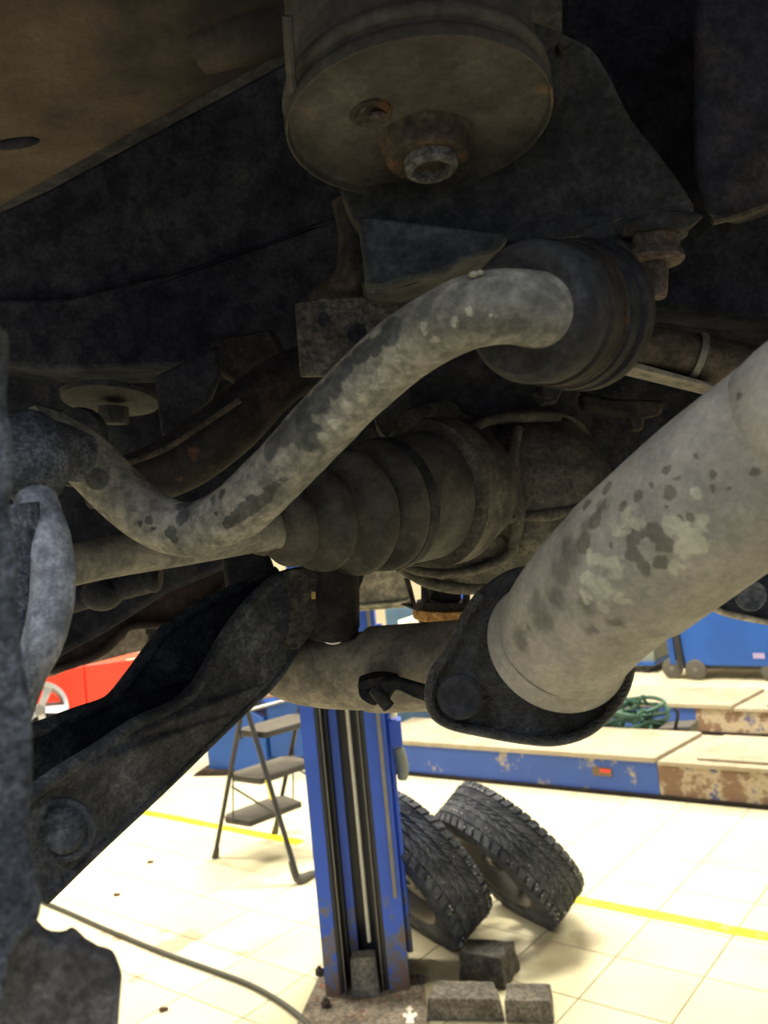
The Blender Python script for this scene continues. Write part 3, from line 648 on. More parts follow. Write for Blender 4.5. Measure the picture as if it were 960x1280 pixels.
# far post and clutter seen in the gap by the rear exhaust
f0 = P(568, 790, 7.8)
fp = thing('far_lift_column', Vector((f0.x, f0.y, 0)), 'second blue lift column far behind the rear exhaust pipe', 'car lift')
build('post', MB().box((f0.x, f0.y, 2.0), X_, Y_, Z_, .28, .24, 4.0), m_blue, fp, .006)
build('groove', MB().box((f0.x, f0.y - .118, 2.0), X_, Y_, Z_, .06, .02, 3.9), m_railblk, fp)
build('base_plate', MB().box((f0.x, f0.y, .01), X_, Y_, Z_, .5, .5, .02), m_rusty, fp)
s0 = P(506, 775, 6.9)
sc_ = thing('slate_cabinet', Vector((s0.x, s0.y, 0)), 'slate blue equipment cabinet right of the column, above the rear pipe', 'cabinet')
build('body', MB().box((s0.x, s0.y + .2, .55), X_, Y_, Z_, .30, .4, 1.1), m_teal, sc_, .01)
build('white_arm', MB().prism([P(498, 780, 6.3), P(520, 773, 6.3), P(538, 776, 6.3), P(521, 781, 6.3), P(500, 784, 6.3)], Y_ * .25), m_white, sc_, .003)
build('dark_shelf', MB().box((s0.x + .28, s0.y + .2, .45), X_, Y_, Z_, .26, .4, .9), m_railblk, sc_, .01)

# air hose on the floor and small debris
hp = [G(48, 1127), G(90, 1145), G(130, 1163), G(200, 1192), G(260, 1214), G(310, 1233), G(345, 1252), G(372, 1272), G(392, 1292)]
tag(build('air_hose', MB().tube([p + Z_ * .010 for p in hp], .0105, 12, 6), m_cable), 'thin dark grey air hose curving across the tiles, bottom left', 'hose', None)
for x, y, lab in ((187, 1079, 'tiny brown crumb on the bright tiles, upper of two'), (145, 1120, 'tiny brown crumb on the bright tiles just above the hose'), (203, 1264, 'brown crumb near the bottom left tile joint')):
    g = G(x, y); tag(build('debris', MB().ball(g + Z_ * .008, .014, .010, .008, 8, 6).ball(g + Vector((.014, .004, .006)), .009, .007, .006, 8, 6), m_debris), lab, 'debris', 'crumbs on the floor')

# ================================================================== THE CAR ON THE LIFT
car = thing('car_body', (1.2, .9, 2.0), 'dark underside of the raised car with dusty floor panel, filling the top', 'car body')
# structural slab of the body overhead
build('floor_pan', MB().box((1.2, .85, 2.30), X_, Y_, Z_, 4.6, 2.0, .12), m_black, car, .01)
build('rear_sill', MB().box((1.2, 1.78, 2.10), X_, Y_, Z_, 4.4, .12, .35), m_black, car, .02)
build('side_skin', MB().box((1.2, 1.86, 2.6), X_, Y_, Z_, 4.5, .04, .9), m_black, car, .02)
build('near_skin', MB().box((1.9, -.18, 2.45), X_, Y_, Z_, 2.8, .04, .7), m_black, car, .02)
# dusty panel upper left: plane rising away from the camera, ends in a diagonal edge
def plane_px(lst, p0, nrm):
    return [plane_hit(x, y, p0, nrm) for x, y in lst]
pn = (Z_ * 1.0 + Y_ * .10 - X_ * .04).normalized(); pp = CAM + Z_ * .30
panel = plane_px([(-60, 285), (0, 262), (75, 220), (180, 162), (300, 100), (372, 62), (420, 40), (420, -140), (-60, -140)], pp, pn)
build('dusty_panel', MB().prism(panel, Z_ * .03), m_pan, car, .004)
build('drain_slot', MB().ball(plane_hit(16, 179, pp, pn), .016, .005, .003, 20, 8, ((X_ * 1 + Y_ * -.05).normalized(), Y_, Z_)), m_black, car)
build('pressed_rib', MB().tube(plane_px([(250, 62), (310, 42), (400, 20)], pp, pn), [.012, .014, .014], 16, 4), m_pan, car)
build('inner_wheel_arch', MB().prism(plane_px([(-80, 300), (60, 236), (372, 68), (480, 40), (480, 420), (-80, 430)], P(100, 300, .80), (FW + Z_ * .3).normalized()), FW * .02), m_black, car, .004)
# long frame beams across, in deep shade
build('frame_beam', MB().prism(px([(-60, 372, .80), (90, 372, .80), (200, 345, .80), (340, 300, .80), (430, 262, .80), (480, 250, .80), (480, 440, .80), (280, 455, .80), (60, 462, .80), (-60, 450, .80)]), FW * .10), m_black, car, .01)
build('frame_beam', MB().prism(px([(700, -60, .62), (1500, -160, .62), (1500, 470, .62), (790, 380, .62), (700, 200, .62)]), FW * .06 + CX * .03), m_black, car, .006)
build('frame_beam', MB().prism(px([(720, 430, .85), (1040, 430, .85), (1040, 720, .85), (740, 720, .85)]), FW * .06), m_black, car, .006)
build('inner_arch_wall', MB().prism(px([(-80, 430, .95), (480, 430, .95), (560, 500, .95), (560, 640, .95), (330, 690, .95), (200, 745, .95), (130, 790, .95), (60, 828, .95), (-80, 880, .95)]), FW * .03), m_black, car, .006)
build('pressed_bracket', MB().prism(px([(262, 425, .72), (340, 410, .72), (372, 470, .72), (330, 520, .72), (290, 478, .72), (268, 462, .72)]), FW * .03), m_darkrust, car, .004)
# tank-like edge at the upper right
tk = thing('fuel_tank', P(940, 250, .50), 'brown-edged tank corner at the upper right edge', 'tank')
build('tank_shell', MB().prism(px([(866, -60, .50), (866, 215, .50), (880, 262, .50), (892, 277, .50), (925, 268, .50), (1000, 240, .50), (1500, 60, .50), (1500, -160, .50)]), FW * .10 + CX * .05 + CY * .03), grime('tank_plastic', (0.020, 0.020, 0.024), (0.085, 0.062, 0.046), .40, 12, bump=.1), tk, .012, seg=3)
build('seam', MB().tube(px([(890, 277, .498), (925, 268, .498), (1000, 240, .498)]), .0022, 8, 3), m_rusty, tk)

# round can hanging at the top
cc = P(523, 152, .415); ca = (Z_ * 1.0 + Y_ * .13).normalized(); s = .0632
can = thing('mount_can', cc, 'large round dusty brown can with rolled rim at the top centre', 'mount')
build('shell', MB().lathe(cc, ca, [(.001, s * .93), (.000, s * .97), (-.003, s * .985), (-.003, s * 1.0), (.001, s * 1.006), (.0035, s * .995), (.0045, s * .965), (.0070, s * .962), (.0080, s * .995), (.0105, s * 1.010), (.0135, s * 1.0), (.0155, s * .95), (.018, s * .935), (.05, s * .93), (.20, s * .93)], 80), m_can, can, smooth=50)
build('bottom_dish', MB().lathe(cc, ca, [(.0015, 0), (.0015, s * .40), (-.0005, s * .55), (.0005, s * .80), (.0045, s * .92), (.002, s * .965)], 80), m_can, can)
bc = plane_hit(533, 178, cc, ca)
build('bolt_boss', MB().lathe(bc, -ca, [(-.003, .026), (.000, .0235), (.003, .0218), (.008, .0210), (.0100, .019), (.0105, .0)], 40), m_rusty, can)
build('threaded_sleeve', MB().lathe(bc - ca * .0100 + CX * .001, -ca, [(-.002, .0135), (.004, .0132), (.0055, .0118), (.0055, .0092), (-.001, .0088), (-.001, 0)], 36), grime('scuffed_sleeve', (.05, .047, .042), (.10, .097, .09), .5, 30, bump=.3), can)
dc = plane_hit(463, 142, cc, ca)
build('dimple', MB().lathe(dc, -ca, [(-.002, .011), (.0005, .010), (.001, .008), (-.001, .004), (-.001, 0)], 24), m_rusty, can)
build('spot_weld', MB().ball(plane_hit(472, 142, cc, ca) - ca * .001, .004, .003, .002, 12, 8), m_hardware, can)
build('side_strap', MB().tube(px([(359, 20, .36), (362, 70, .37), (366, 112, .385)]), .0022, 8, 4), m_can, can)
build('hanger_tab', MB().prism(px([(684, 60, .43), (702, 52, .43), (712, 62, .43), (704, 84, .43), (706, 118, .43), (694, 140, .43), (678, 120, .43)]), FW * .008), m_cross, can, .002)
build('hanger_bolt', MB().lathe(P(703, 62, .426), -FW, [(0, .0035), (.004, .003)], 12), m_rusty, can)

# cross-member behind the can
sf = thing('rear_subframe', P(640, 240, .5), 'wide dark steel cross-member behind the round can, flanged and bolted at right', 'subframe')
o = build('cross_beam', MB().prism(smooth_outline(px([(425, 215, .47), (436, 262, .47), (456, 300, .47), (452, 352, .46), (490, 362, .455), (560, 340, .455), (610, 318, .455), (680, 300, .46), (738, 292, .46), (790, 268, .46), (868, 270, .46), (838, 212, .46), (788, 148, .46), (756, 85, .46), (720, 50, .46), (600, 20, .46), (450, 120, .46)]), 3), FW * .055), m_cross, sf, .006)
build('blue_grey_gusset', MB().prism(px([(446, 268, .452), (480, 272, .446), (560, 282, .442), (640, 292, .442), (622, 312, .442), (585, 322, .442), (560, 338, .442), (520, 346, .444), (490, 357, .446), (456, 355, .448), (452, 310, .45)]), FW * .02), grime('blue_grey_primer', (.035, .038, .042), (.080, .088, .095), .5, 14), sf, .006)
build('lip_flange', MB().prism(smooth_outline(px([(722, 300, .405), (738, 284, .405), (770, 276, .405), (800, 262, .405), (840, 262, .41), (878, 268, .41), (868, 280, .41), (846, 290, .41), (852, 300, .405), (838, 318, .40), (812, 325, .40), (780, 308, .40), (750, 304, .40)]), 3), FW * .045), m_cross, sf, .003)
build('bolt_washer', MB().lathe(P(818, 283, .40), -CY, [(0, .0145), (.003, .015), (.005, .0145)], 32), m_cross, sf)
nt = build('flange_nut', MB().hexa(P(818, 292, .40), -CY, .0115, .013).lathe(P(818, 324, .40), -CY, [(-.003, .0125), (0, .0135), (.002, .012)], 28), m_hardware, sf)
build('bolt_shank', MB().tube(px([(818, 325, .40), (818, 340, .40), (818, 366, .40), (818, 373, .40)]), [.0066, .0063, .0058, .0048], 18, 2), m_hardware, nt)
build('hole_plate', MB().prism(px([(368, 378, .49), (402, 372, .49), (462, 370, .49), (520, 350, .49), (520, 470, .49), (375, 470, .49)]), FW * .006), grime('speckled_rust_plate', (.050, .042, .034), (.13, .115, .09), .5, 30, (.15, .08, .04), .62), sf, .001)
build('plate_hole', MB().lathe(P(405, 400, .489), -FW, [(0, .0035), (.0006, .0033)], 18), m_black, sf)
build('plate_hole', MB().lathe(P(446, 417, .489), -FW, [(0, .0055), (.0006, .0053)], 18), m_black, sf)
build('bracket_arm', MB().tube(px([(440, 250, .50), (448, 300, .50), (440, 350, .50), (400, 380, .52)]), [.012, .012, .011, .010], 14, 5), m_darkrust, sf)

# stabiliser bushing with its clamp
ba = (P(790, 398, .375) - P(640, 388, .30)).normalized(); b0_ = P(652, 390, .318)
bu = thing('bar_bushing', b0_, 'round grey rubber bushing gripping the upper end of the anti-roll bar', 'bushing')
build('rubber_body', MB().lathe(b0_, ba, [(.000, .010), (.000, .0225), (.0025, .0252), (.006, .0262), (.020, .0264), (.030, .0262)], 60), m_rub, bu)
build('rusty_collar', MB().lathe(b0_ + ba * .018, ba, [(0, .0262), (.001, .0275), (.010, .0278), (.011, .0265)], 60), m_darkrust, bu)
build('clamp_band', MB().lathe(b0_ + ba * .031, ba, [(0, .0262), (.001, .0292), (.006, .0296), (.007, .0280), (.010, .0280), (.011, .0302), (.018, .0304), (.019, .027)], 60), m_dark, bu)
build('clamp_edge', MB().lathe(b0_ + ba * .029, ba, [(0, .0262), (.0005, .0282), (.002, .0282), (.0025, .0262)], 60), m_rusty, bu)
build('back_plate', MB().prism(px([(735, 300, .365), (775, 292, .365), (800, 320, .37), (798, 400, .375), (780, 440, .38), (745, 420, .372)]), FW * .012), m_dark, bu, .003)
build('rubber_crumb', MB().ball(P(592, 343, .302), .0018, .0014, .0012, 10, 8).ball(P(600, 341, .302), .0014, .0012, .0010, 10, 8), plain('pale_crumb', (.20, .19, .15), .8), bu)

# the anti-roll bar
ab_ = thing('anti_roll_bar', P(235, 690, .395), 'thick bent anti-roll bar with worn grey paint crossing the centre', 'suspension bar')
bo = build('bent_bar', MB().tube(px(BAR), pr(BAR), 36, 10), m_bar, ab_); rough_mesh(bo, .0008, .012, 2)
eye = P(38, 572, .36)
e_o = build('end_eye', MB().ball(eye, .0165, .014, .020, 28, 18).tube(px([(100, 572, .39), (60, 560, .375), (38, 566, .362)]), [.0115, .0125, .013], 20, 4), m_near, ab_); rough_mesh(e_o, .0014, .01, 2)

# stabiliser link, close and blurred
lk = thing('stabiliser_link', P(45, 860, .30), 'smooth grey drop link bulging beside the grainy knuckle, left', 'suspension link')
LK = [(45, 625, .325, 26), (58, 668, .315, 27), (66, 710, .31, 27), (64, 760, .305, 27), (52, 805, .30, 25), (34, 850, .30, 22), (20, 900, .30, 18)]
l_o = build('link_rod', MB().tube(px(LK), pr(LK), 26, 8), m_link, lk); rough_mesh(l_o, .0008, .012, 2)
LK2 = [(28, 630, .31, 20), (34, 680, .31, 18), (30, 760, .31, 18), (20, 850, .31, 18)]
build('rubber_boot', MB().tube(px(LK2), pr(LK2), 20, 6), m_near, lk)

# near knuckle / damper casting at the left edge
kn_ = thing('wheel_knuckle', P(0, 1200, .2), 'very near grainy blue-grey wheel knuckle along the left edge', 'wheel knuckle')
out = [(-120, 380), (-4, 405), (8, 450), (5, 500), (12, 545), (14, 600), (8, 640), (18, 690), (20, 760), (26, 830), (36, 880), (38, 960), (34, 1040), (44, 1100), (50, 1125), (46, 1150), (38, 1163), (10, 1200), (-20, 1320), (-120, 1320)]
k_o = build('casting', MB().prism(smooth_outline([P(x + 5, y, .20 if x > 0 else .19) for x, y in out], 4), FW * .05 - CX * .035), m_near, kn_, .006, seg=4)
out = [(-100, 1180), (20, 1172), (44, 1158), (62, 1178), (84, 1180), (96, 1172), (112, 1188), (132, 1200), (150, 1205), (154, 1222), (150, 1275), (146, 1340), (-100, 1340)]
k2 = build('dust_shield', MB().prism([P(x, y, .225) for x, y in out], FW * .008 - CX * .004), grime('grey_brown_shield', (.055, .052, .050), (.115, .108, .098), .5, 40, bump=.5, fine=500), kn_, .002)

# lower control arm
la = thing('control_arm', P(120, 1060, .45), 'black pressed-steel control arm running diagonally to the lower left', 'control arm')
def dl(x, near=.43, far=.60): return near + (far - near) * max(0, min(1, (x - 40) / 340))
web = [(20, 1010), (60, 976), (120, 938), (170, 905), (212, 886), (242, 862), (262, 830), (285, 790), (318, 748), (350, 722), (384, 716), (396, 740), (392, 775), (372, 808), (345, 850), (308, 886), (262, 930), (200, 990), (120, 1064), (56, 1126), (20, 1140)]
o = build('near_web', MB().prism([P(x, y, dl(x)) for x, y in web], FW * .005), m_arm, la, .0015); 
rim_ = web[:11]
build('rolled_edge', MB().tube([P(x, y, dl(x) + .002) for x, y in rim_], .0042, 12, 4), m_arm, la)
build('lower_edge', MB().tube([P(x, y - 2, dl(x) + .002) for x, y in web[13:20]], .0032, 10, 4), m_arm, la)
fweb = [(10, 922), (45, 912), (95, 893), (135, 878), (160, 850), (182, 820), (205, 790), (232, 770), (262, 752), (300, 735), (345, 715), (380, 720), (380, 760), (330, 820), (280, 900), (180, 980), (60, 1060), (10, 1060)]
build('far_web', MB().prism([P(x, y, dl(x) + .065) for x, y in fweb], FW * .005), m_arm, la, .0015)
build('far_rolled_edge', MB().tube([P(x, y, dl(x) + .066) for x, y in fweb[:11]], .0045, 12, 4), m_arm, la)
fl_ = MB(); pts = [(30, 1010), (120, 965), (212, 920), (262, 870), (318, 795), (372, 745)]
for (x0, y0), (x1, y1) in zip(pts, pts[1:]):
    fl_.prism([P(x0, y0, dl(x0)), P(x1, y1, dl(x1)), P(x1, y1 - 20, dl(x1) + .07), P(x0, y0 - 20, dl(x0) + .07)], Z_ * .004)
build('channel_floor', fl_, m_dark, la, smooth=0)
bh = build('pivot_bolt', MB().lathe(P(80, 1036, dl(80) - .001), -FW, [(0, .0165), (.002, .0165), (.003, .0145), (.0022, .0125), (.004, .0118), (.006, .010), (.006, 0)], 36), m_arm, la)
build('rusty_end', MB().prism(smooth_outline(px([(322, 745, .585), (350, 716, .585), (392, 712, .585), (400, 745, .585), (394, 782, .585), (370, 812, .585), (340, 800, .585), (318, 775, .585)]), 3), FW * .018), m_arm_rust, la, .004)
build('bushing_sleeve', MB().lathe(P(416, 800, .60), CY, [(0, .013), (.0015, .0165), (.010, .0185), (.030, .0185), (.052, .0175), (.075, .017)], 36), m_darkrust, la)
build('silver_ring', MB().tube([P(392 + 24 * math.sin(a) + 24, 775 + 29 * math.cos(a) * 1.0, .588) for a in [i / 10 * 1.75 - 1.35 for i in range(11)]], .0011, 8, 1), m_steel, la)
build('yellow_paint_dot', MB().box(P(392, 744, .578), CX, FW, CY, .003, .002, .005), plain('ochre_paint', (.30, .20, .05), .7), la, .0005)
build('mount_ear', MB().prism(px([(380, 708, .61), (462, 700, .61), (448, 740, .61), (440, 790, .61), (420, 802, .61), (392, 785, .61)]), FW * .012), m_darkrust, la, .004)
build('mount_ear', MB().prism(px([(275, 690, .66), (330, 680, .66), (345, 720, .66), (300, 760, .66), (282, 740, .66)]), FW * .012), m_dark, la, .004)

# axle shaft with CV boot
ds = thing('drive_shaft', P(320, 668, .52), 'rear axle shaft with ribbed rubber boot between knuckle and differential', 'drive shaft')
A_, B_ = P(60, 722, .435), P(330, 664, .525)
SH = [(20, 724, .43, 27), (120, 700, .455, 26), (230, 682, .485, 25), (345, 662, .52, 24)]
build('axle_shaft', MB().tube(px(SH), pr(SH), 30, 4), m_shaft, ds)
bx0 = P(312, 669, .515); bx1 = P(560, 612, .66); ax = (bx1 - bx0).normalized(); L = (bx1 - bx0).length
def bpr(lst):          # (x px along, radius px)
    o = []
    for x, r in lst:
        t = (x - 312) / (560 - 312); d = .515 + (.66 - .515) * t; o.append((t * L, r * d / FPX))
    return o
boot = [(314, 22), (318, 27), (334, 28), (337, 30), (341, 40), (346, 50), (352, 52), (357, 47), (361, 36), (365, 37), (369, 50), (376, 64), (384, 67), (390, 60), (395, 44), (399, 45), (404, 62), (412, 77), (421, 81), (428, 74), (433, 58), (437, 58), (441, 72), (449, 82), (458, 83)]
build('ribbed_boot', MB().lathe(bx0, ax, bpr(boot), 64), m_boot, ds, smooth=60)
build('small_clamp', MB().lathe(bx0, ax, bpr([(322, 27), (323, 30), (330, 30.5), (331, 28)]), 40), m_hardware, ds)
build('large_clamp', MB().lathe(bx0, ax, bpr([(458, 80), (459, 83.5), (470, 83.5), (471, 80)]), 64), m_dark, ds)
build('joint_cup', MB().lathe(bx0, ax, bpr([(458, 60), (460, 80), (475, 81), (520, 81), (522, 77), (528, 77), (530, 83), (545, 84), (548, 60)]), 64), m_boot, ds)

# differential housing
df = thing('differential', P(640, 735, .80), 'bulky dusty cast differential housing in the centre behind the boot', 'differential')
dcx = P(640, 626, .80)
dm = MB().lathe(bx1 - ax * .03, ax, [(0, .045), (.004, .055), (.022, .056), (.026, .048), (.040, .050), (.055, .046)], 56)
build('side_flange', dm, m_diff, df)
hb = build('housing', MB().ball(P(655, 622, .80), .079, .10, .080, 64, 40, (CX, FW, CY)), m_diff, df); rough_mesh(hb, .010, .030, 2)
hb2 = build('lower_bulge', MB().ball(P(590, 668, .77), .066, .055, .050, 48, 28, (CX, FW, CY)), m_diff, df); rough_mesh(hb2, .006, .03, 2)
hb3 = build('upper_lump', MB().ball(P(590, 580, .76), .034, .04, .040, 32, 20, (CX, FW, CY)), m_diff, df); rough_mesh(hb3, .010, .022, 2)
build('top_web', MB().prism(smooth_outline(px([(500, 520, .78), (560, 500, .78), (596, 524, .76), (700, 516, .76), (740, 545, .77), (752, 600, .78), (700, 600, .76), (600, 580, .75), (520, 560, .77)]), 3), FW * .04), m_diff, df, .01, seg=3)
build('top_ridge', MB().tube(px([(578, 572, .725), (592, 540, .72), (618, 524, .725), (700, 520, .735)]), .0048, 10, 4), m_diff, df)
build('split_ledge', MB().tube(px([(648, 646, .705), (690, 643, .70), (736, 632, .715)]), [.003, .0055, .003], 10, 4), m_diff, df)
build('cast_rib', MB().tube(px([(648, 535, .72), (640, 580, .705), (648, 640, .70), (640, 690, .71)]), [.004, .006, .006, .004], 10, 5), m_diff, df)
build('cast_rib', MB().tube(px([(600, 590, .715), (622, 612, .705), (650, 618, .70)]), [.006, .005, .004], 10, 5), m_diff, df)
build('cast_rib', MB().tube(px([(590, 655, .71), (620, 650, .70), (655, 646, .70)]), [.006, .005, .004], 10, 5), m_diff, df)
build('cast_rib', MB().tube(px([(570, 545, .73), (590, 570, .715), (600, 592, .715)]), [.007, .006, .006], 10, 5), m_diff, df)
build('cover_rim', MB().tube(px([(478, 690, .70), (500, 704, .71), (535, 716, .715), (585, 714, .72), (625, 700, .715), (648, 680, .71)]), .004, 12, 5), m_diff, df)
build('cover_lip', MB().tube(px([(500, 708, .73), (535, 728, .735), (585, 736, .74), (640, 728, .745), (690, 700, .75)]), .005, 12, 4), m_diff, df)
for x, y, r in ((588, 640, .0085), (578, 678, .0085), (516, 695, .009), (600, 560, .008), (560, 545, .008)):
    build('cover_bolt', MB().hexa(P(x, y, .70), -FW, r, .012), m_cross, df)
build('wet_patch', MB().prism(smooth_outline(px([(680, 585, .712), (698, 582, .712), (706, 600, .712), (698, 625, .712), (692, 650, .712), (678, 655, .712), (672, 640, .712), (676, 610, .712)]), 3), FW * .03), m_dark, df, .002)
build('mount_arm', MB().prism(smooth_outline(px([(480, 480, .80), (560, 470, .80), (640, 480, .80), (700, 470, .80), (740, 520, .80), (700, 560, .80), (520, 560, .80), (470, 530, .80)]), 3), FW * .05), m_cross, df, .01)
build('mount_bolt', MB().hexa(P(682, 492, .70), -FW, .011, .015).lathe(P(682, 492, .69), -FW, [(0, .006), (.012, .005)], 14), m_dark, df)
build('hanging_tab', MB().prism(px([(728, 490, .72), (770, 498, .72), (832, 500, .72), (828, 518, .72), (806, 522, .72), (806, 538, .72), (795, 538, .72), (786, 520, .72), (730, 510, .72)]), FW * .02), m_darkrust, df, .003)

# long pipe-like shaft at the right
pp_ = thing('propeller_shaft', P(860, 470, .6), 'dusty brown shaft with a pale ring behind the upper exhaust', 'drive shaft')
PS = [(760, 424, .58, 24), (860, 443, .60, 27), (940, 462, .62, 30), (1040, 490, .65, 34), (1500, 600, .75, 34)]
build('shaft_tube', MB().tube(px(PS), pr(PS), 30, 4), m_rusty, pp_)
build('pale_ring', MB().tube(px([(866, 444, .60, 0), (874, 446, .60, 0)]), .0165, 30, 1), m_shaft, pp_)
build('end_nut', MB().tube(px([(780, 428, .575), (798, 431, .575)]), .0115, 16, 1), m_shaft, pp_)
build('lower_lip', MB().prism(px([(778, 448, .58), (900, 482, .59), (900, 486, .59), (778, 456, .58)]), FW * .03), m_shaft, pp_, .0005)

# trailing link and small suspension pieces in the shade at left
tl = thing('trailing_link', P(240, 600, .62), 'curved rusty brown link arching behind the anti-roll bar', 'suspension link')
TL = [(110, 610, .60, 26), (170, 600, .60, 34), (230, 575, .60, 38), (290, 530, .60, 38), (345, 480, .62, 32), (400, 450, .64, 26)]
build('link_arm', MB().tube(px(TL), pr(TL), 24, 6), m_darkrust, tl)
build('crease', MB().tube(px([(150, 582, .57), (205, 562, .57), (255, 530, .57), (300, 500, .57)]), .002, 8, 4), m_rusty, tl)
sp = thing('spring_seat', P(140, 500, .66), 'dim round plate with a hex bolt above the trailing link', 'spring seat')
build('seat_disc', MB().lathe(P(138, 505, .70), CY * .93 + FW * .2, [(0, .030), (.002, .038), (.006, .039), (.008, .034)], 40), m_cross, sp)
build('centre_bolt', MB().hexa(P(142, 508, .69), -CY, .012, .014), m_cross, sp)
build('side_lug', MB().lathe(P(100, 545, .60), -FW, [(0, .020), (.010, .018), (.014, .010), (.016, 0)], 24), m_cross, sp)
build('bracket_wall', MB().prism(px([(10, 512, .62), (60, 508, .62), (120, 520, .62), (130, 570, .62), (100, 610, .62), (10, 600, .62)]), FW * .02), m_cross, sp, .006)
build('gusset', MB().prism(px([(192, 470, .66), (272, 430, .66), (275, 470, .66), (262, 500, .66), (208, 556, .66), (200, 540, .66)]), FW * .01), m_dark, sp, .003)
# caliper-like lumps behind shaft
cl = thing('brake_caliper', P(130, 765, .72), 'dim brake caliper lumps under the axle shaft, left', 'brake caliper')
build('slide_pin', MB().tube(px([(85, 752, .70), (130, 740, .70), (185, 725, .70)]), [.010, .010, .011], 18, 3), m_dark, cl)
build('piston_boss', MB().ball(P(128, 742, .70), .017, .018, .014, 20, 14), m_dark, cl)
build('pin_cap', MB().lathe(P(182, 722, .69), CX, [(0, .011), (.008, .012), (.012, .009)], 16), m_dark, cl)
build('bracket', MB().prism(px([(84, 770, .74), (190, 735, .74), (200, 700, .74), (84, 700, .74)]), FW * .02), m_black, cl, .004)
# brown plastic bumper skirt on the far side
ug = thing('bumper_skirt', P(170, 780, 1.2), 'dark maroon-brown plastic skirt curving below the axle, left', 'bumper')
sk = [(40, 700), (300, 660), (300, 722), (281, 735), (262, 752), (234, 772), (214, 781), (160, 785), (152, 800), (130, 818), (104, 830), (64, 842), (40, 846)]
build('skirt_panel', MB().prism([P(x, y, 1.15) for x, y in sk], FW * .02), m_maroon, ug, .005)
build('skirt_lip', MB().tube([P(x, y, 1.14) for x, y in ((64, 838), (104, 826), (132, 812), (152, 792), (166, 782), (214, 779), (238, 768), (281, 733))], .006, 10, 4), m_maroon, ug)
dp = thing('dusty_sill', P(160, 800, 1.5), 'beige dusty sill panel showing above the red cabinet', 'sill')
build('sill_panel', MB().prism([P(x, y, 1.5) for x, y in ((60, 848), (90, 836), (160, 818), (176, 814), (215, 806), (240, 785), (260, 758), (300, 735), (300, 700), (60, 760))], FW * .02), grime('beige_sill_dust', (.20, .155, .10), (.33, .27, .185), .5, 8, bump=.2), dp, .002)
build('hanging_bolt', MB().hexa(P(190, 784, 1.30), -CY, .010, .010).lathe(P(190, 792, 1.30), -CY, [(0, .006), (.020, .006)], 12), m_dark, dp)
# pale shield and rusted disc in the gap
hs_ = thing('heat_shield', P(480, 740, 1.0), 'pale dusty heat shield in the gap above the rear exhaust pipe', 'heat shield')
build('shield_plate', MB().prism([P(x, y, 1.0) for x, y in ((455, 705), (500, 706), (510, 732), (518, 757), (500, 760), (438, 765), (436, 740))], FW * .015), m_shield, hs_, .004)
build('rusty_edge', MB().prism([P(x, y, .995) for x, y in ((505, 722), (513, 726), (523, 765), (516, 762), (500, 755), (515, 756))], FW * .02), m_rusty, hs_, .001)
build('fold', MB().tube([P(x, y, .998) for x, y in ((440, 758), (500, 753), (513, 748))], .0022, 8, 3), m_shield, hs_)
bd = thing('brake_disc', P(560, 770, 1.15), 'rusted brake disc with orange edge under the differential', 'brake disc')
build('orange_edge', MB().lathe(P(556, 772, 1.15), CY, [(-.002, .038), (0, .042), (.011, .0425), (.013, .038)], 50), m_disc, bd)
build('dark_base', MB().lathe(P(556, 777, 1.15), CY, [(-.004, .026), (0, .035), (.004, .036)], 40), m_darkrust, bd)
build('hub_bell', MB().lathe(P(556, 762, 1.15), CY, [(0, .039), (.012, .037), (.014, .022), (.050, .020)], 40), m_darkrust, bd)
for a in (-.026, .028): build('stud', MB().lathe(P(556, 758, 1.13) + CX * a, CY, [(0, .005), (.028, .005)], 12), m_dark, bd)

# rear exhaust pipe, farther back
rp = thing('rear_exhaust_pipe', P(460, 880, .60), 'thin dusty exhaust pipe running left behind the flange', 'exhaust pipe')
RP = [(330, 832, .66, 26), (350, 834, .64, 36), (372, 836, .63, 43), (410, 838, .62, 47), (470, 838, .60, 49), (600, 833, .56, 52)]
build('pipe', MB().tube(px(RP), pr(RP), 40, 5), m_pipe2, rp)
RS = [(456, 836, .60, 48), (462, 836, .60, 53), (480, 836, .595, 54), (590, 830, .56, 56)]
sl = build('slip_sleeve', MB().tube(px(RS), pr(RS), 40, 3), m_pipe2, rp)
build('welded_clip', MB().prism(smooth_outline(px([(450, 852, .545), (478, 846, .54), (500, 852, .535), (492, 862, .535), (478, 866, .535), (470, 882, .535), (452, 874, .54), (448, 862, .545)]), 3), FW * .02), m_dark, rp, .003)
build('clip_tongue', MB().prism(px([(476, 850, .53), (500, 848, .53), (548, 862, .51), (545, 882, .51), (515, 872, .52), (495, 862, .53), (482, 884, .53), (470, 868, .53)]), FW * .008), m_dark, rp, .002)
build('clip_claw', MB().tube(px([(468, 862, .53), (476, 872, .527), (486, 884, .527)]), .004, 10, 3), m_dark, rp)

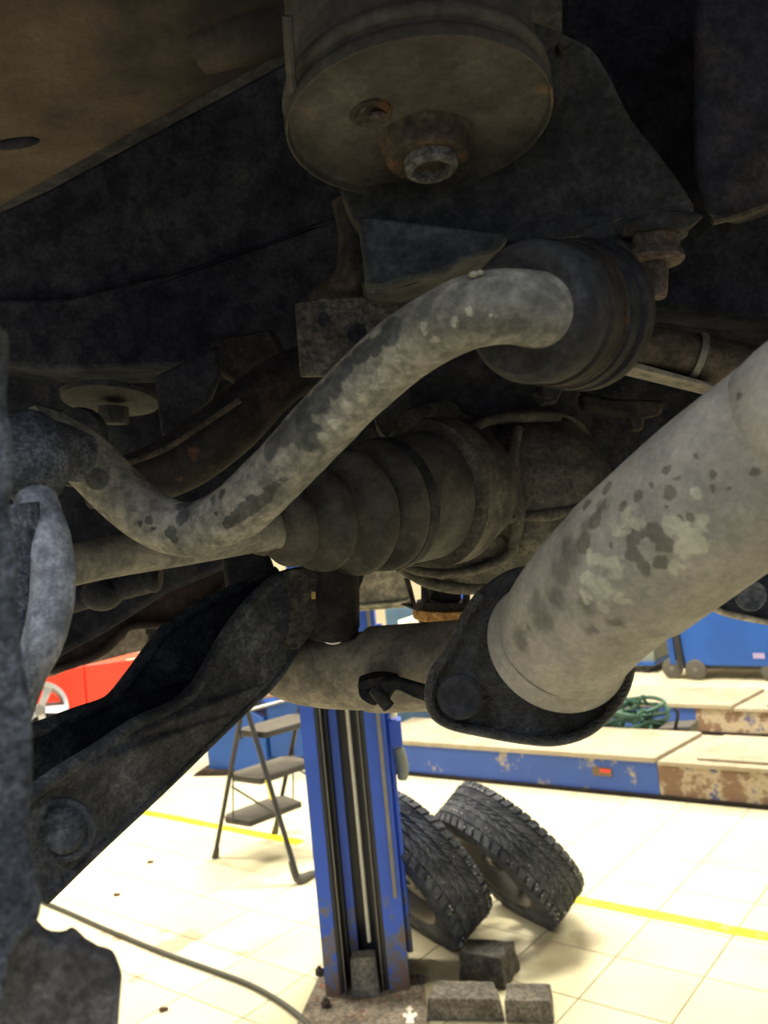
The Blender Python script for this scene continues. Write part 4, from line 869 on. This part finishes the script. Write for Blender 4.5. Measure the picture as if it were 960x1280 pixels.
# front exhaust pipe with its flange
ex = thing('exhaust_pipe', P(690, 880, .40), 'large stained grey exhaust pipe sweeping in from the right to a flange', 'exhaust pipe')
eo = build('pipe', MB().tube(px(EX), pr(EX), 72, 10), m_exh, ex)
SL = [(1700, 330, .330, 102), (1500, 340, .292, 115), (1270, 395, .270, 124), (1060, 500, .275, 116), (1000, 545, .290, 115), (900, 618, .312, 110), (825, 678, .335, 104), (790, 706, .348, 101), (784, 711, .350, 97)]
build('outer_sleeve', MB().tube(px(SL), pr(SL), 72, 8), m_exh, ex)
fo = [(700, 708), (668, 708), (636, 716), (602, 740), (580, 772), (562, 812), (542, 838), (534, 868), (541, 896), (562, 910), (600, 918), (650, 927), (692, 930), (728, 921), (756, 902), (778, 876), (790, 846), (796, 810), (780, 760), (740, 720)]
def fd(x, y): return .405 + (x - 660) * -.00006
fl_o = [P(x, y, fd(x, y)) for x, y in fo]
build('flange_plate', MB().prism(smooth_outline(fl_o, 4), FW * .010), m_wet, ex, .0022, seg=3)
lip = [P(x, y, fd(x, y) - .0015) for x, y in ((602, 742), (580, 775), (562, 815), (544, 840), (537, 868), (544, 893), (565, 906), (600, 914), (650, 923), (692, 926), (728, 917), (753, 899), (774, 873), (785, 846), (790, 812))]
build('flange_lip', MB().tube(lip, .0026, 12, 6), m_wet, ex)
build('flange_bolt', MB().lathe(P(575, 870, .402), -FW, [(0, .0105), (.003, .0103), (.0042, .0085), (.0035, .007), (.0035, 0)], 36), m_dark, ex)
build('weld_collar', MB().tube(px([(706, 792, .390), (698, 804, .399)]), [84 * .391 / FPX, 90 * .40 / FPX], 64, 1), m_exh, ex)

# silencer corner at the right edge
mf = thing('silencer', P(930, 770, .9), 'dark rounded silencer with a dusty bottom seam at the right edge', 'silencer')
build('shell', MB().prism([P(x, y, .85) for x, y in ((880, 742), (920, 700), (1000, 690), (1300, 730), (1300, 850), (965, 780), (930, 774), (896, 765))], FW * .12), grime('blue_black_shell', (.014, .016, .024), (.04, .042, .05), .45, 9), mf, .010, seg=3)
build('seam', MB().tube([P(x, y, .848) for x, y in ((884, 756), (905, 766), (935, 773), (1000, 785), (1290, 838))], .0032, 10, 4), m_shield, mf)
build('oval_boss', MB().lathe(P(938, 744, .848), -FW, [(0, .016), (.004, .014), (.003, .010), (.003, 0)], 28), m_link, mf)
